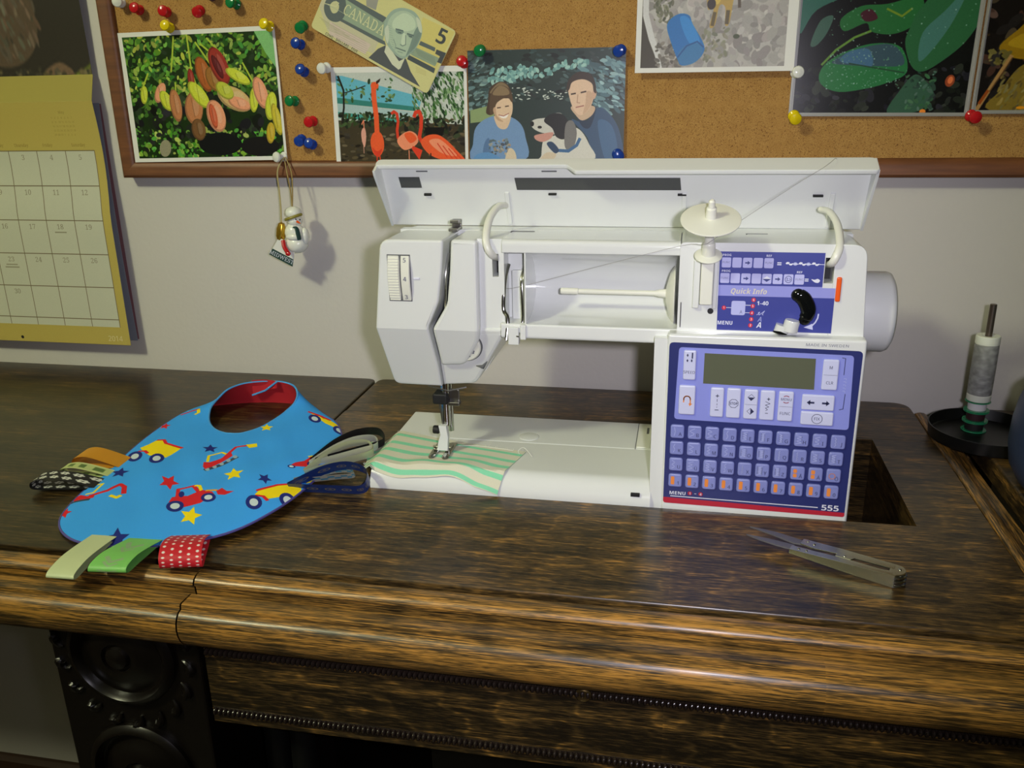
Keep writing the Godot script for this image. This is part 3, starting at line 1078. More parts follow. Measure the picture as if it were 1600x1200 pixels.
	line.call([880, 496, 930, 512], 8, rgb(130, 150, 138))
	line.call([846, 380, 866, 440, 858, 470], 8, rgb(130, 150, 138))
	for k in 12:
		line.call([1000 + k * 6, 520 - k * 16, 1040 + k * 6, 500 - k * 16], 5, rgb(110, 130, 122))
		line.call([800 + k * 3, 250 + k * 22, 830 + k * 3, 262 + k * 22], 5, rgb(150, 170, 152))
	var a: Vector2 = at.call(355, 130)
	q.text(font("serif"), "CANADA", a.x, a.y, 112, rgb(206, 208, 160), 0, 0.78)
	a = at.call(170, 330)
	q.text(font("bold"), "CINQ · DOLLARS · FIVE", a.x, a.y, 28, rgb(86, 84, 80), 0, 1.0)
	a = at.call(1240, 400)
	q.text(font("bold"), "5", a.x, a.y, 158, rgb(56, 62, 66), -3)
	q.grain(0.14)
	return q.tex()


func print_info() -> ImageTexture:
	var q := Pic.new(0, 0, 1062, 715, 680, rgb(58, 66, 146))
	var lav := rgb(186, 188, 234)
	var white := rgb(224, 226, 238)
	var row := func(x: float, y: float, w: float) -> void: q.poly(rrect(x, y, x + w, y + 90, 12), lav)
	var arrow := func(x: float, y: float) -> void:
		q.rect(x - 22, y - 6, x + 4, y + 6, rgb(58, 66, 130))
		q.pl([x + 2, y - 18, x + 26, y, x + 2, y + 18], rgb(58, 66, 130))
	for x in [22, 118, 214, 311, 407]:
		row.call(x, 52, 84)
	for x in [15, 110, 207, 303, 398, 495, 593, 690]:
		row.call(x, 192, 86)
	arrow.call(256, 98)
	arrow.call(250, 238)
	arrow.call(538, 238)
	q.pl([402, 238, 441, 212, 480, 238, 441, 264], rgb(228, 230, 244))
	q.pl([402, 238, 480, 238, 441, 264], rgb(58, 66, 130))
	q.ell(636, 238, 32, 32, rgb(90, 96, 150))
	q.ell(636, 238, 26, 26, lav)
	q.line([616, 228, 630, 228, 622, 248, 640, 248], 5, rgb(90, 96, 150))
	q.line([644, 228, 656, 240, 644, 250], 5, rgb(90, 96, 150))
	for p in [[28, 104], [415, 104], [22, 245], [698, 245]]:
		q.text(font("sans"), "FUNC", p[0], p[1], 18, rgb(112, 116, 160), 0, 1.15)
	for p in [[24, 40, "PROG"], [420, 42, "REF"], [24, 182, "PROG"], [704, 182, "REF"]]:
		q.text(font("bold"), p[2], p[0], p[1], 19, white, 0, 1.15)
	for y in [88, 104]:
		q.rect(524, y, 562, y + 9, white)
	for y in [228, 244]:
		q.rect(782, y, 816, y + 9, white)
	for k in 3:
		var x := 600.0 + k * 116
		q.blob([x, 96, x + 12, 84, x + 34, 88, x + 26, 100, x + 8, 104], white)
		q.blob([x + 30, 106, x + 44, 100, x + 66, 94, x + 58, 110, x + 42, 114], white)
		if k < 2:
			q.ell(x + 86, 100, 19, 15, rgb(170, 176, 220))
			q.ell(x + 86, 100, 6, 5, white)
		q.line([x + 20, 100, x + 116, 102], 5, white)
	q.blob([840, 232, 870, 236, 896, 228, 918, 242, 906, 262, 880, 262, 858, 250], white)
	q.rect(0, 300, 1062, 398, rgb(146, 150, 218))
	q.text(font("bold"), "Quick Info", 110, 376, 46, rgb(214, 206, 186), 0, 1.04, 0.2)
	q.poly(rrect(134, 442, 264, 572, 18), rgb(180, 184, 232))
	q.text(font("sans"), "A", 214, 558, 30, rgb(92, 96, 140))
	q.line([80, 506, 134, 506], 5, white)
	q.line([264, 480, 320, 480], 5, white)
	q.line([264, 548, 320, 548], 5, white)
	for p in [[66, 508, "1"], [336, 430, "6"], [332, 486, "5"], [328, 550, "4"], [326, 608, "3"], [322, 664, "2"]]:
		q.ell(p[0], p[1], 20, 20, rgb(206, 40, 66))
		q.text(font("bold"), p[2], p[0] - 8, p[1] + 10, 21, white)
	q.text(font("bold"), "1-40", 366, 476, 36, white, 0, 1.1)
	q.line([372, 566, 392, 556, 400, 540, 388, 544, 396, 566, 420, 548, 444, 528, 424, 560, 434, 566], 6, rgb(176, 180, 222))
	q.text(font("sans"), "A", 380, 628, 44, rgb(170, 176, 222), 0, 1.0, 0.25)
	q.text(font("bold"), "A", 372, 684, 50, white, 0, 1.0, 0.25)
	q.text(font("bold"), "MENU", 10, 664, 34, white, 0, 1.05)
	q.line([934, 540, 930, 580, 912, 620, 884, 652], 13, rgb(196, 200, 234))
	q.pl([810, 668, 886, 632, 896, 688], rgb(196, 200, 234))
	return q.tex()


func print_bib() -> ImageTexture:
	# top view of the flat cloth in millimetres: x from -0.57, z from 0.10
	var q := Pic.new(0, 0, 260, 380, 1000, rgb(66, 164, 254))
	var red := rgb(216, 44, 52)
	var yel := rgb(248, 222, 30)
	var nav := rgb(40, 50, 130)
	var gold := rgb(236, 170, 30)
	# each motif is given in its own small frame (right, down) about a centre on the cloth; the print is slanted and drawn long, as the weave was cut
	var put := func(x: float, y: float, k: float) -> Callable:
		return func(f: Array) -> Array:
			var o := []
			for i in range(0, f.size(), 2):
				o.append_array([x + k * (f[i] * 0.173 + f[i + 1] * 0.235), y + k * (f[i] * -0.050 + f[i + 1] * 0.39)])
			return o
	var disc := func(f: Callable, x: float, y: float, rx: float, ry: float, c: Color) -> void:
		var o := []
		for i in 18:
			o.append_array([x + cos(TAU * i / 18) * rx, y + sin(TAU * i / 18) * ry])
		q.pl(f.call(o), c)
	for s in [[142, 112, 0.8, yel, 0.2], [168, 231, 1.05, yel, 0.05], [170, 310, 1.05, yel, 0.35], [240, 226, 0.6, yel, 0.0], [114, 252, 1.0, red, 0.5], [52, 315, 0.7, red, 0.3], [25, 117, 0.7, red, 0.3], [236, 154, 0.6, red, 0.0], [112, 175, 0.85, nav, 0.1], [53, 237, 0.95, nav, 0.2], [127, 350, 1.15, nav, 0.0], [203, 239, 0.7, nav, 0.6]]:
		var f: Callable = put.call(s[0], s[1], s[2])
		var o := []
		for i in 10:
			var a: float = TAU * i / 10 - PI / 2 + s[4]
			var r := 52.0 if i % 2 == 0 else 24.0
			o.append_array([cos(a) * r, sin(a) * r * 0.66])
		q.pl(f.call(o), s[3])
	# tipper lorries: origin at the left wheel
	for s in [[42, 197, 1.14, 0], [214, 282, 1.08, 1], [182, 78, 1.0, 2]]:
		var f: Callable = put.call(s[0], s[1], s[2])
		var dy := func(x: float, y: float) -> Array: return [x, y]
		var body := [20, -45, 60, -58, 100, -78, 140, -70, 150, -52, 225, -20, 150, 30, 70, 10, 30, -30]
		var lip := [100, -78, 136, -74, 146, -52, 228, -18]
		var w2 := [107, 32]
		if s[3] == 1:
			body = [10, -30, 40, -50, 120, -70, 230, -78, 220, -40, 170, -12, 120, -20, 60, -10]
			lip = [20, -44, 120, -70, 232, -80]
			w2 = [150, -10]
		elif s[3] == 2:
			body = [20, -6, -20, -44, 30, -30, 90, 10, 130, 40, 140, 76, 100, 60, 50, 30]
			lip = [-24, -46, 30, -28, 92, 8]
			w2 = [118, 72]
		q.pl(f.call(body), yel)
		q.line(f.call(lip), 3.2, red)
		q.line(f.call([10, -26, 46, -22, 62, -4]), 3.0, red)
		for w in [[0, 0], w2]:
			disc.call(f, w[0], w[1], 36, 28, nav)
			disc.call(f, w[0], w[1], 19, 15, rgb(206, 222, 230))
	# tractor with a shovel
	var f: Callable = put.call(147, 296, 1.0)
	q.pl(f.call([-30, -20, -16, -44, 20, -50, 60, -42, 130, -58, 180, -44, 190, -30, 120, 0, 40, 8, -20, 4]), red)
	q.line(f.call([10, -46, 14, -84, 90, -90, 116, -50]), 3.4, red)
	q.line(f.call([96, -90, 120, -84, 128, -56]), 3.0, yel)
	q.line(f.call([150, -52, 206, -50]), 3.0, gold)
	q.pl(f.call([200, -46, 230, -60, 250, -44, 286, -42, 240, -28, 206, -30]), red)
	disc.call(f, 30, -56, 14, 16, nav)
	for w in [[0, 0, 42, 25], [160, -20, 36, 19]]:
		disc.call(f, w[0], w[1], w[2], w[3], nav)
		disc.call(f, w[0], w[1], w[2] * 0.55, w[3] * 0.55, rgb(206, 222, 230))
	# diggers on tracks: origin at the left end of the track
	for s in [[130, 218, 1.0, 0], [41, 293, 1.0, 1], [24, 84, 0.8, 2]]:
		f = put.call(s[0], s[1], s[2])
		if s[3] == 0:
			q.line(f.call([0, 18, 90, -10, 180, -42]), 5.0, rgb(64, 78, 96))
			for k in 5:
				disc.call(f, 16 + k * 38, 13 - k * 14, 12, 8, rgb(150, 176, 192))
			q.pl(f.call([-6, 0, 0, -22, 30, -22, 90, -42, 150, -70, 156, -50, 40, 0, 4, 12]), red)
			q.line(f.call([20, -24, 30, -58, 100, -76, 130, -60]), 2.6, yel)
			q.line(f.call([110, -46, 180, -98, 250, -104]), 3.6, red)
			q.pl(f.call([236, -110, 298, -116, 296, -96, 250, -88]), yel)
		elif s[3] == 1:
			q.line(f.call([0, 8, 100, 10]), 4.0, rgb(64, 78, 96))
			q.pl(f.call([6, -10, 40, -26, 80, -8, 120, -4, 116, 6, 20, 4]), red)
			q.line(f.call([70, -20, 110, -20, 150, -60, 120, -64]), 2.6, yel)
			q.line(f.call([90, -6, 180, -16, 240, -42, 262, -30, 262, 0]), 4.4, red)
			q.line(f.call([250, 6, 230, 16, 196, 6]), 3.6, yel)
		else:
			q.line(f.call([0, 0, 90, -14, 140, -12]), 4.4, red)
			q.line(f.call([140, -14, 140, 20, 110, 30]), 3.6, yel)
	# racing car at the edge
	f = put.call(212, 201, 1.0)
	q.pl(f.call([-20, 16, 20, -6, 70, -20, 110, -44, 136, -52, 130, -30, 150, -10, 120, 6, 30, 12]), red)
	q.line(f.call([100, -46, 160, -56]), 2.6, yel)
	for w in [[-6, 16, 20, 8], [104, -4, 24, 15]]:
		disc.call(f, w[0], w[1], w[2], w[3], nav)
		disc.call(f, w[0], w[1], w[2] * 0.6, w[3] * 0.6, rgb(206, 222, 230))
	q.grain(0.1)
	return q.tex()


func print_stripes() -> ImageTexture:
	var q := Pic.new(0, 0, 170, 120, 700, rgb(206, 204, 182))
	for s in [[12, 8], [38, 9], [62, 10], [88, 9], [112, 7]]:
		q.poly([Vector2(0, s[0] - 4), Vector2(170, s[0]), Vector2(170, s[0] + s[1]), Vector2(0, s[0] + s[1] - 4)], rgb(128, 206, 166))
	for k in 90:
		q.line([10 + k * 1.1, 7.0 + k * 0.06 + (k % 2) * 0.9, 10.8 + k * 1.1, 7.6 + k * 0.06 + (k % 2) * 0.9], 0.45, rgb(70, 80, 74))
	q.line([56, 64, 100, 80], 0.35, rgb(140, 140, 124))
	q.grain(0.08)
	return q.tex()


func print_ribbon(kind: String) -> ImageTexture:
	# u along the ribbon, v across
	var q := Pic.new(0, 0, 100, 20, 300, rgb(30, 30, 30))
	match kind:
		"dots":
			q.rect(0, 0, 100, 20, rgb(196, 22, 40))
			for i in 20:
				for j in 5:
					q.ell(1.5 + i * 5.4 + (j % 2) * 2.7, 2 + j * 4, 1.15, 0.8, rgb(232, 224, 216))
		"gingham":
			q.rect(0, 0, 100, 20, rgb(186, 200, 130))
			for i in 12:
				q.rect(4 + i * 8, 5, 8 + i * 8, 15, rgb(92, 118, 60))
			q.rect(0, 0, 100, 2, rgb(206, 214, 150))
			q.rect(0, 18, 100, 20, rgb(206, 214, 150))
		"daisies":
			q.rect(0, 0, 100, 20, rgb(12, 12, 22))
			for i in 12:
				for j in 2:
					for k in 6:
						var a := TAU * k / 6
						q.ell(5 + i * 8 + j * 4 + cos(a) * 1.9, 5 + j * 9 + sin(a) * 1.9, 1.3, 1.0, rgb(216, 218, 210), rad_to_deg(a))
		"green":
			q.rect(0, 0, 100, 20, rgb(122, 196, 98))
			for i in 6:
				q.line([6 + i * 17, 5, 12 + i * 17, 10, 8 + i * 17, 15], 2.2, rgb(142, 172, 128))
				q.line([11 + i * 17, 6, 17 + i * 17, 10, 13 + i * 17, 14], 1.6, rgb(142, 172, 128))
		"aqua":
			q.rect(0, 0, 100, 20, rgb(206, 208, 192))
			for i in 12:
				q.rect(4 + i * 8, 4, 8 + i * 8, 10, rgb(86, 170, 206))
				q.rect(0 + i * 8, 10, 4 + i * 8, 16, rgb(86, 170, 206))
		"navy":
			q.rect(0, 0, 100, 20, rgb(26, 52, 112))
			for i in 10:
				q.ell(6 + i * 10, 10, 3.2, 3.2, rgb(128, 118, 92))
				q.ell(6 + i * 10, 10, 2.4, 2.4, rgb(30, 56, 116))
				q.ell(6 + i * 10, 10, 1.0, 1.0, rgb(128, 118, 92))
	return q.tex()


# ------------------------------------------------------------------ the place

func _ready() -> void:
	var cam := Camera3D.new()
	cam.name = "camera"
	cam.fov = 47.925
	cam.near = 0.02
	cam.far = 30.0
	cam.position = EYE
	cam.rotation = Vector3(deg_to_rad(-18.8105), deg_to_rad(11.5042), deg_to_rad(-1.1386))
	add_child(cam)
	cam.current = true
	var we := WorldEnvironment.new()
	we.name = "environment"
	var env := Environment.new()
	env.background_mode = Environment.BG_COLOR
	env.background_color = Color(0.02, 0.02, 0.02)
	env.ambient_light_source = Environment.AMBIENT_SOURCE_DISABLED
	env.tonemap_mode = Environment.TONE_MAPPER_LINEAR
	env.tonemap_exposure = 1.0
	env.sdfgi_enabled = true
	env.ssao_enabled = true
	env.ssil_enabled = true
	we.environment = env
	add_child(we)
	# the two lights of the picture: the flash beside the lens and a warm lamp on the ceiling, up to the left
	camera_flash(EYE + cam.basis * Vector3(0.05, 0.012, 0.02), cam.basis.rotated(cam.basis.x, deg_to_rad(5.0)), 0.40)
	ceiling_lamp(Vector3(-1.25, 2.42, 1.65), 2.1)

	make_looks()
	build_room()
	build_cabinet()
	build_side_table()
	build_board()
	build_calendar()
	build_machine()
	build_cloth_swatch()
	build_bib()
	build_snips()
	build_tray()
	build_pot()
	build_ornament()
	build_pins()
	build_thread()


func camera_flash(at: Vector3, b: Basis, energy: float) -> void:
	var o := thing("camera_flash", "small dark camera flash head just beside the lens", "flash", at)
	o.basis = b
	var g := Geo.new()
	g.rbox(Vector3(-0.02, -0.011, 0.001), Vector3(0.02, 0.011, 0.02), 0.003)
	part(o, "housing", g, mat("flash_body", rgb(30, 30, 32), 0.5), "", true)
	var e := Geo.new()
	e.rbox(Vector3(-0.014, -0.007, -0.001), Vector3(0.014, 0.007, 0.0012), 0.001)
	part(o, "flash_tube_light", e, mat("flash_glow", Color.BLACK, 0.5, 0.0, {"emission_enabled": true, "emission": Color(0.95, 0.96, 1.0), "emission_energy_multiplier": 6.0}), "glowing flash window", true)
	var l := SpotLight3D.new()
	l.name = "flash_spot"
	l.light_color = Color(0.96, 0.94, 1.0)
	l.light_energy = energy
	l.light_size = 0.014
	l.spot_range = 12.0
	l.spot_attenuation = 2.0
	l.spot_angle = 42.0
	l.spot_angle_attenuation = 1.0
	l.shadow_enabled = true
	l.position = Vector3(0, 0, -0.006)
	o.add_child(l)


func ceiling_lamp(at: Vector3, energy: float) -> void:
	var o := thing("ceiling_lamp", "round warm white glass lamp on the ceiling", "lamp", at)
	var g := Geo.new()
	g.lathe([[0.0, -0.0], [0.13, 0.0], [0.13, 0.03], [0.0, 0.03]], Transform3D.IDENTITY, 32)
	part(o, "base_plate", g, mat("lamp_plate", rgb(200, 196, 188), 0.4), "", true)
	var e := Geo.new()
	e.lathe([[0.0, -0.075], [0.05, -0.07], [0.09, -0.052], [0.115, -0.02], [0.12, 0.0]], Transform3D.IDENTITY, 32)
	part(o, "glass_shade_light", e, mat("lamp_glow", rgb(240, 220, 180), 0.4, 0.0, {"emission_enabled": true, "emission": Color(0.97, 0.96, 0.80), "emission_energy_multiplier": 3.0}), "glowing glass bowl", true)
	var l := OmniLight3D.new()
	l.name = "lamp_bulb"
	l.light_color = Color(0.95, 0.96, 0.80)
	l.light_energy = energy
	l.light_size = 0.11
	l.omni_range = 12.0
	l.omni_attenuation = 2.0
	l.shadow_enabled = true
	l.position = Vector3(0, -0.19, 0)
	o.add_child(l)


func slab(lo: Vector3, hi: Vector3) -> Geo:
	var g := Geo.new()
	g.box(lo, hi)
	return g


func build_room() -> void:
	struct("wall_back", slab(Vector3(-3.2, 0.0, -0.12), Vector3(2.8, 2.45, 0.0)), M.wall)
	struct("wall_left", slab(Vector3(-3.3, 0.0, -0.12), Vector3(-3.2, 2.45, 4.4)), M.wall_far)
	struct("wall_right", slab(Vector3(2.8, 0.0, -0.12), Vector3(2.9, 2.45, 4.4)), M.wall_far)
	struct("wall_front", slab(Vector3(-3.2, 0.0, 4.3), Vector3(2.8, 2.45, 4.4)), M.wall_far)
	struct("floor", slab(Vector3(-3.3, -0.1, -0.12), Vector3(2.9, 0.0, 4.4)), M.floor)
	struct("ceiling", slab(Vector3(-3.3, 2.45, -0.12), Vector3(2.9, 2.55, 4.4)), M.ceiling)
	var g := Geo.new()
	g.extr(v2([0.0, 0.0, 0.012, 0.0, 0.012, 0.033, 0.006, 0.04, 0.0, 0.04]), -2.8, 3.2, 0.0, 1, Transform3D(Basis(Vector3(0, 0, 1), Vector3(0, 1, 0), Vector3(-1, 0, 0)), Vector3.ZERO))
	struct("baseboard_back", g, M.baseboard)


# moulding: the profile (out, y) drawn along from a to b; `out` points away from the cabinet
func moulding(g: Geo, prof: Array, a: Vector3, b: Vector3, out: Vector3) -> void:
	var rows := []
	var run := 0.0
	var n := 24
	for q in prof:
		var row := PackedVector3Array()
		for k in n + 1:
			var s := float(k) / n
			row.append(a.lerp(b, s) + out * q.x + Vector3(0, q.y, 0))
		rows.append(row)
	var len := a.distance_to(b)
	for i in rows.size() - 1:
		var w: float = (prof[i + 1] - prof[i]).length()
		g.grid([rows[i], rows[i + 1]], (b - a).cross(Vector3.UP).dot(out) < 0, 0.0, len * 2.2, run * 5.5, (run + w) * 5.5)
		run += w


func build_cabinet() -> void:
	var o := thing("sewing_cabinet", "antique dark oak sewing cabinet with carved corner post, beaded apron and folded out leaf", "cabinet", Vector3(-0.06, 0.0, 0.24))
	# the top, open in the middle for the machine
	var g := Geo.new()
	var lo := TOP - 0.018
	var rear := fillet(v2([-0.3722, -0.1300, 0.255, -0.1300, 0.255, -0.0135, -0.3722, -0.0135]), [0, 0, 0.02, 0.012], 6)
	var flat := Transform3D(Basis(Vector3(1, 0, 0), Vector3(0, 0, -1), Vector3(0, 1, 0)), Vector3.ZERO)
	g.extr(rear, lo, TOP, 0.0015, 2, flat)
	g.box(Vector3(-0.3722, lo, 0.13), Vector3(-0.284, TOP, 0.3185))
	g.box(Vector3(0.1963, lo, 0.13), Vector3(0.255, TOP, 0.3185))
	g.extr(v2([0.3185, lo, 0.4672, lo, 0.4672, TOP - 0.0016, 0.466, TOP, 0.3185, TOP]), -0.3722, 0.255, 0.0, 1, Transform3D(Basis(Vector3(0, 0, 1), Vector3(0, 1, 0), Vector3(-1, 0, 0)), Vector3(-0.1172, 0, 0)))
	part(o, "top_panel", g, M.oak_top)
	# leaf folded out to the left
	g = Geo.new()
	g.extr(fillet(v2([-1.32, -0.467, -0.3745, -0.467, -0.3745, -0.0135, -1.32, -0.0135]), [0, 0, 0.014, 0], 5), lo, TOP, 0.0018, 2, flat)
	var leaf := part(o, "folding_leaf", g, M.oak_leaf, "leaf folded out to the left")
	# front moulding: bead, ledge, rounded nose
	var bead := [Vector2(0.0030, 0.7280), Vector2(0.0030, 0.7448), Vector2(0.0038, 0.7468), Vector2(0.0062, 0.7482), Vector2(0.0100, 0.7488), Vector2(0.0150, 0.7482), Vector2(0.0184, 0.7464), Vector2(0.0202, 0.7438), Vector2(0.0203, 0.7420)]
	var cove := [Vector2(0.0203, 0.7420), Vector2(0.0186, 0.7404), Vector2(0.0180, 0.7300), Vector2(0.0236, 0.7300), Vector2(0.0244, 0.7374)]
	var nose := [Vector2(0.0244, 0.7374), Vector2(0.0250, 0.7380), Vector2(0.0384, 0.7382), Vector2(0.0396, 0.7376), Vector2(0.0400, 0.7362), Vector2(0.0402, 0.7340), Vector2(0.0430, 0.7336), Vector2(0.0460, 0.7312), Vector2(0.0482, 0.7270), Vector2(0.0490, 0.7215), Vector2(0.0484, 0.7160), Vector2(0.0464, 0.7105), Vector2(0.0430, 0.7055), Vector2(0.0385, 0.7015), Vector2(0.0330, 0.6995), Vector2(0.0, 0.6995)]
	for run in [[o, -0.3535, 0.304, "front_moulding"], [leaf, -1.32, -0.3548, "leaf_moulding"]]:
		var a := Vector3(run[1], 0, 0.467)
		var b := Vector3(run[2], 0, 0.467)
		g = Geo.new()
		moulding(g, bead, a, b, Vector3(0, 0, 1))
		moulding(g, cove, a, b, Vector3(0, 0, 1))
		moulding(g, nose, a, b, Vector3(0, 0, 1))
		part(run[0], run[3], g, M.oak_moulding)
	g = Geo.new()
	var prof: Array = bead + cove + nose
	var side := []
	for q in prof:
		side.append(Vector2(q.x * 0.8, q.y))
	moulding(g, side, Vector3(0.255, 0, 0.507), Vector3(0.255, 0, 0.04), Vector3(1, 0, 0))
	part(o, "side_moulding", g, M.oak_moulding)
	# carcass under the top
	g = Geo.new()
	g.box(Vector3(-0.3535, 0.618, 0.462), Vector3(0.25, 0.70, 0.488))
	part(o, "apron", g, M.oak_apron)
	for y in [0.6850, 0.6290]:
		g = Geo.new()
		for k in 150:
			g.ball(Vector3(-0.3505 + k * 0.00402, y, 0.489), Vector3(0.00188, 0.0032, 0.0036), 10)
		g.box(Vector3(-0.3525, y - 0.0028, 0.487), Vector3(0.25, y + 0.0028, 0.4885))
		part(o, "bead_moulding", g, M.bead_oak).set_meta("kind", "stuff")
	g = Geo.new()
	g.lathe([[0.0, 0.0], [0.0056, 0.0], [0.0058, 0.0016], [0.0046, 0.0030], [0.0040, 0.0018], [0.0024, 0.0014], [0.0, 0.0020]], up_axis(Vector3(0, 0, 1), Vector3(-0.0564, 0.6850, 0.489)), 24)
	part(o, "keyhole_escutcheon", g, M.brass)
	# the post: a block with a turned rosette and carved leaves
	g = Geo.new()
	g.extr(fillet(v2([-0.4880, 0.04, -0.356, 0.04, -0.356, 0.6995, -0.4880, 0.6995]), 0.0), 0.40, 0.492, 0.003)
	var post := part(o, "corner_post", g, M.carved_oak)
	for y in [0.6765, 0.562]:
		g = Geo.new()
		g.lathe([[0.047, 0.0], [0.047, 0.004], [0.044, 0.0072], [0.0405, 0.0080], [0.0385, 0.0055], [0.037, 0.0015], [0.034, 0.0010], [0.026, 0.0052], [0.018, 0.0082], [0.013, 0.0085], [0.0125, 0.0058], [0.0105, 0.0058], [0.009, 0.0092], [0.004, 0.0112], [0.0, 0.0115]], up_axis(Vector3(0, 0, 1), Vector3(-0.4235, y, 0.4915)), 48)
		part(post, "rosette", g, M.carved_oak)
	var rng := RandomNumberGenerator.new()
	rng.seed = 5
	for k in 18:
		var a := TAU * (k + 0.5) / 18
		var c := Vector3(-0.4235 + cos(a) * 0.057, 0.6765 + sin(a) * 0.066, 0.492)
		if c.x < -0.483 or c.x > -0.361 or c.y > 0.694:
			continue
		g = Geo.new()
		var path := []
		for i in 7:
			var s := i / 6.0
			path.append(c + Vector3(cos(a + s * 2.2) * 0.009 * s, sin(a + s * 2.2) * 0.012 * s, 0.0005))
		g.tube(path, [0.002, 0.0042, 0.0046, 0.004, 0.0032, 0.0024, 0.0010], 8)
		part(post, "carved_leaf", g, M.carved_oak)
	# under the top: pedestals and the treadle's iron side frame in the dark
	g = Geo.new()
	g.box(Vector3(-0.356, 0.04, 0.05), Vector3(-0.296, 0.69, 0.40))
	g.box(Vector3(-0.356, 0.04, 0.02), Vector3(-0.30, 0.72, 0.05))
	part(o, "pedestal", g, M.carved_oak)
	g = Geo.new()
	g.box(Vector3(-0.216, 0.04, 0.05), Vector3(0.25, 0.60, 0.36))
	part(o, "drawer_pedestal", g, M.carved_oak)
	g = Geo.new()
	for x in [-0.329, -0.305]:
		g.tube([Vector3(x, 0.6, 0.44), Vector3(x, 0.47, 0.44), Vector3(x + 0.01, 0.40, 0.45), Vector3(x, 0.3, 0.44), Vector3(x, 0.04, 0.44)], [0.010, 0.012, 0.016, 0.012, 0.010], 12)
	part(o, "treadle_frame", g, M.iron)
	# well: black lined box under the opening
	g = Geo.new()
	g.box(Vector3(-0.30, 0.50, 0.115), Vector3(0.21, 0.506, 0.335))
	g.box(Vector3(-0.30, 0.506, 0.115), Vector3(0.21, lo, 0.1300))
	g.box(Vector3(-0.30, 0.506, 0.3185), Vector3(0.21, lo, 0.335))
	g.box(Vector3(-0.30, 0.506, 0.13), Vector3(-0.284, lo, 0.3185))
	g.box(Vector3(0.1963, 0.506, 0.13), Vector3(0.21, lo, 0.3185))
	part(o, "machine_well", g, M.oak_leaf)


func build_side_table() -> void:
	var o := thing("side_table", "small brown wooden table standing against the right end of the sewing cabinet", "table", Vector3(0.5, 0.0, 0.2))
	var g := Geo.new()
	g.rbox(Vector3(0.2985, 0.727, 0.02), Vector3(0.72, 0.7495, 0.32), 0.003)
	part(o, "table_top", g, M.oak_side)
	for x in [0.325, 0.69]:
		for z in [0.045, 0.295]:
			g = Geo.new()
			g.rbox(Vector3(x - 0.016, 0.0, z - 0.016), Vector3(x + 0.016, 0.729, z + 0.016), 0.003)
			part(o, "leg", g, M.oak_side)


# a flat sheet hung on the board: width w, height h, its top left corner at `at`, rolled by `roll`, its lower edge lifting by `lift`
func pinned(called: String, label: String, at: Vector3, w: float, h: float, roll: float, margin: Array, pic: Material, paper: Material, lift: float, group: String, bow := 0.0, cat := "photograph", corner := 0.0) -> Node3D:
	var o := thing(called, label, cat, at, group)
	var turn := Basis(Vector3(0, 0, 1), roll)
	var bend := func(x: float, y: float) -> float:
		var v := clampf(-y / h, 0.0, 1.0)
		return 0.0012 + lift * v * v + bow * sin(PI * clampf(x / w, 0.0, 1.0))
	var g := Geo.new()
	if corner > 0.0:
		# rounded corners: the sheet is cut from its outline
		g.extr(rrect(0, -h, w, 0, corner, 5), -0.0003, 0.0, 0.0)
		var from := 0
		for i in range(from, g.p.size()):
			g.p[i].z += bend.call(g.p[i].x, g.p[i].y)
			g.p[i] = turn * g.p[i]
			g.t[i] = Vector2(g.t[i].x / w, -g.t[i].y / h)
		part(o, "sheet", g, pic, "", true)
		return o
	g.sheet(func(u: float, v: float) -> Vector3: return turn * Vector3(u * w, -h + v * h, bend.call(u * w, -h + v * h)), 10, 10, 0.0003)
	part(o, "paper", g, paper, "", true)
	var x0: float = margin[0]
	var y0: float = margin[1]
	var x1: float = w - margin[2]
	var y1: float = h - margin[3]
	g = Geo.new()
	var rows := []
	for i in 11:
		var row := PackedVector3Array()
		for j in 11:
			var x := lerpf(x0, x1, j / 10.0)
			var y := -lerpf(y1, y0, i / 10.0)
			row.append(turn * Vector3(x, y, bend.call(x, y) + 0.00015))
		rows.append(row)
	g.grid(rows, false, 0.0, 1.0, 1.0, 0.0)
	part(o, "picture", g, pic, "", true)
	return o


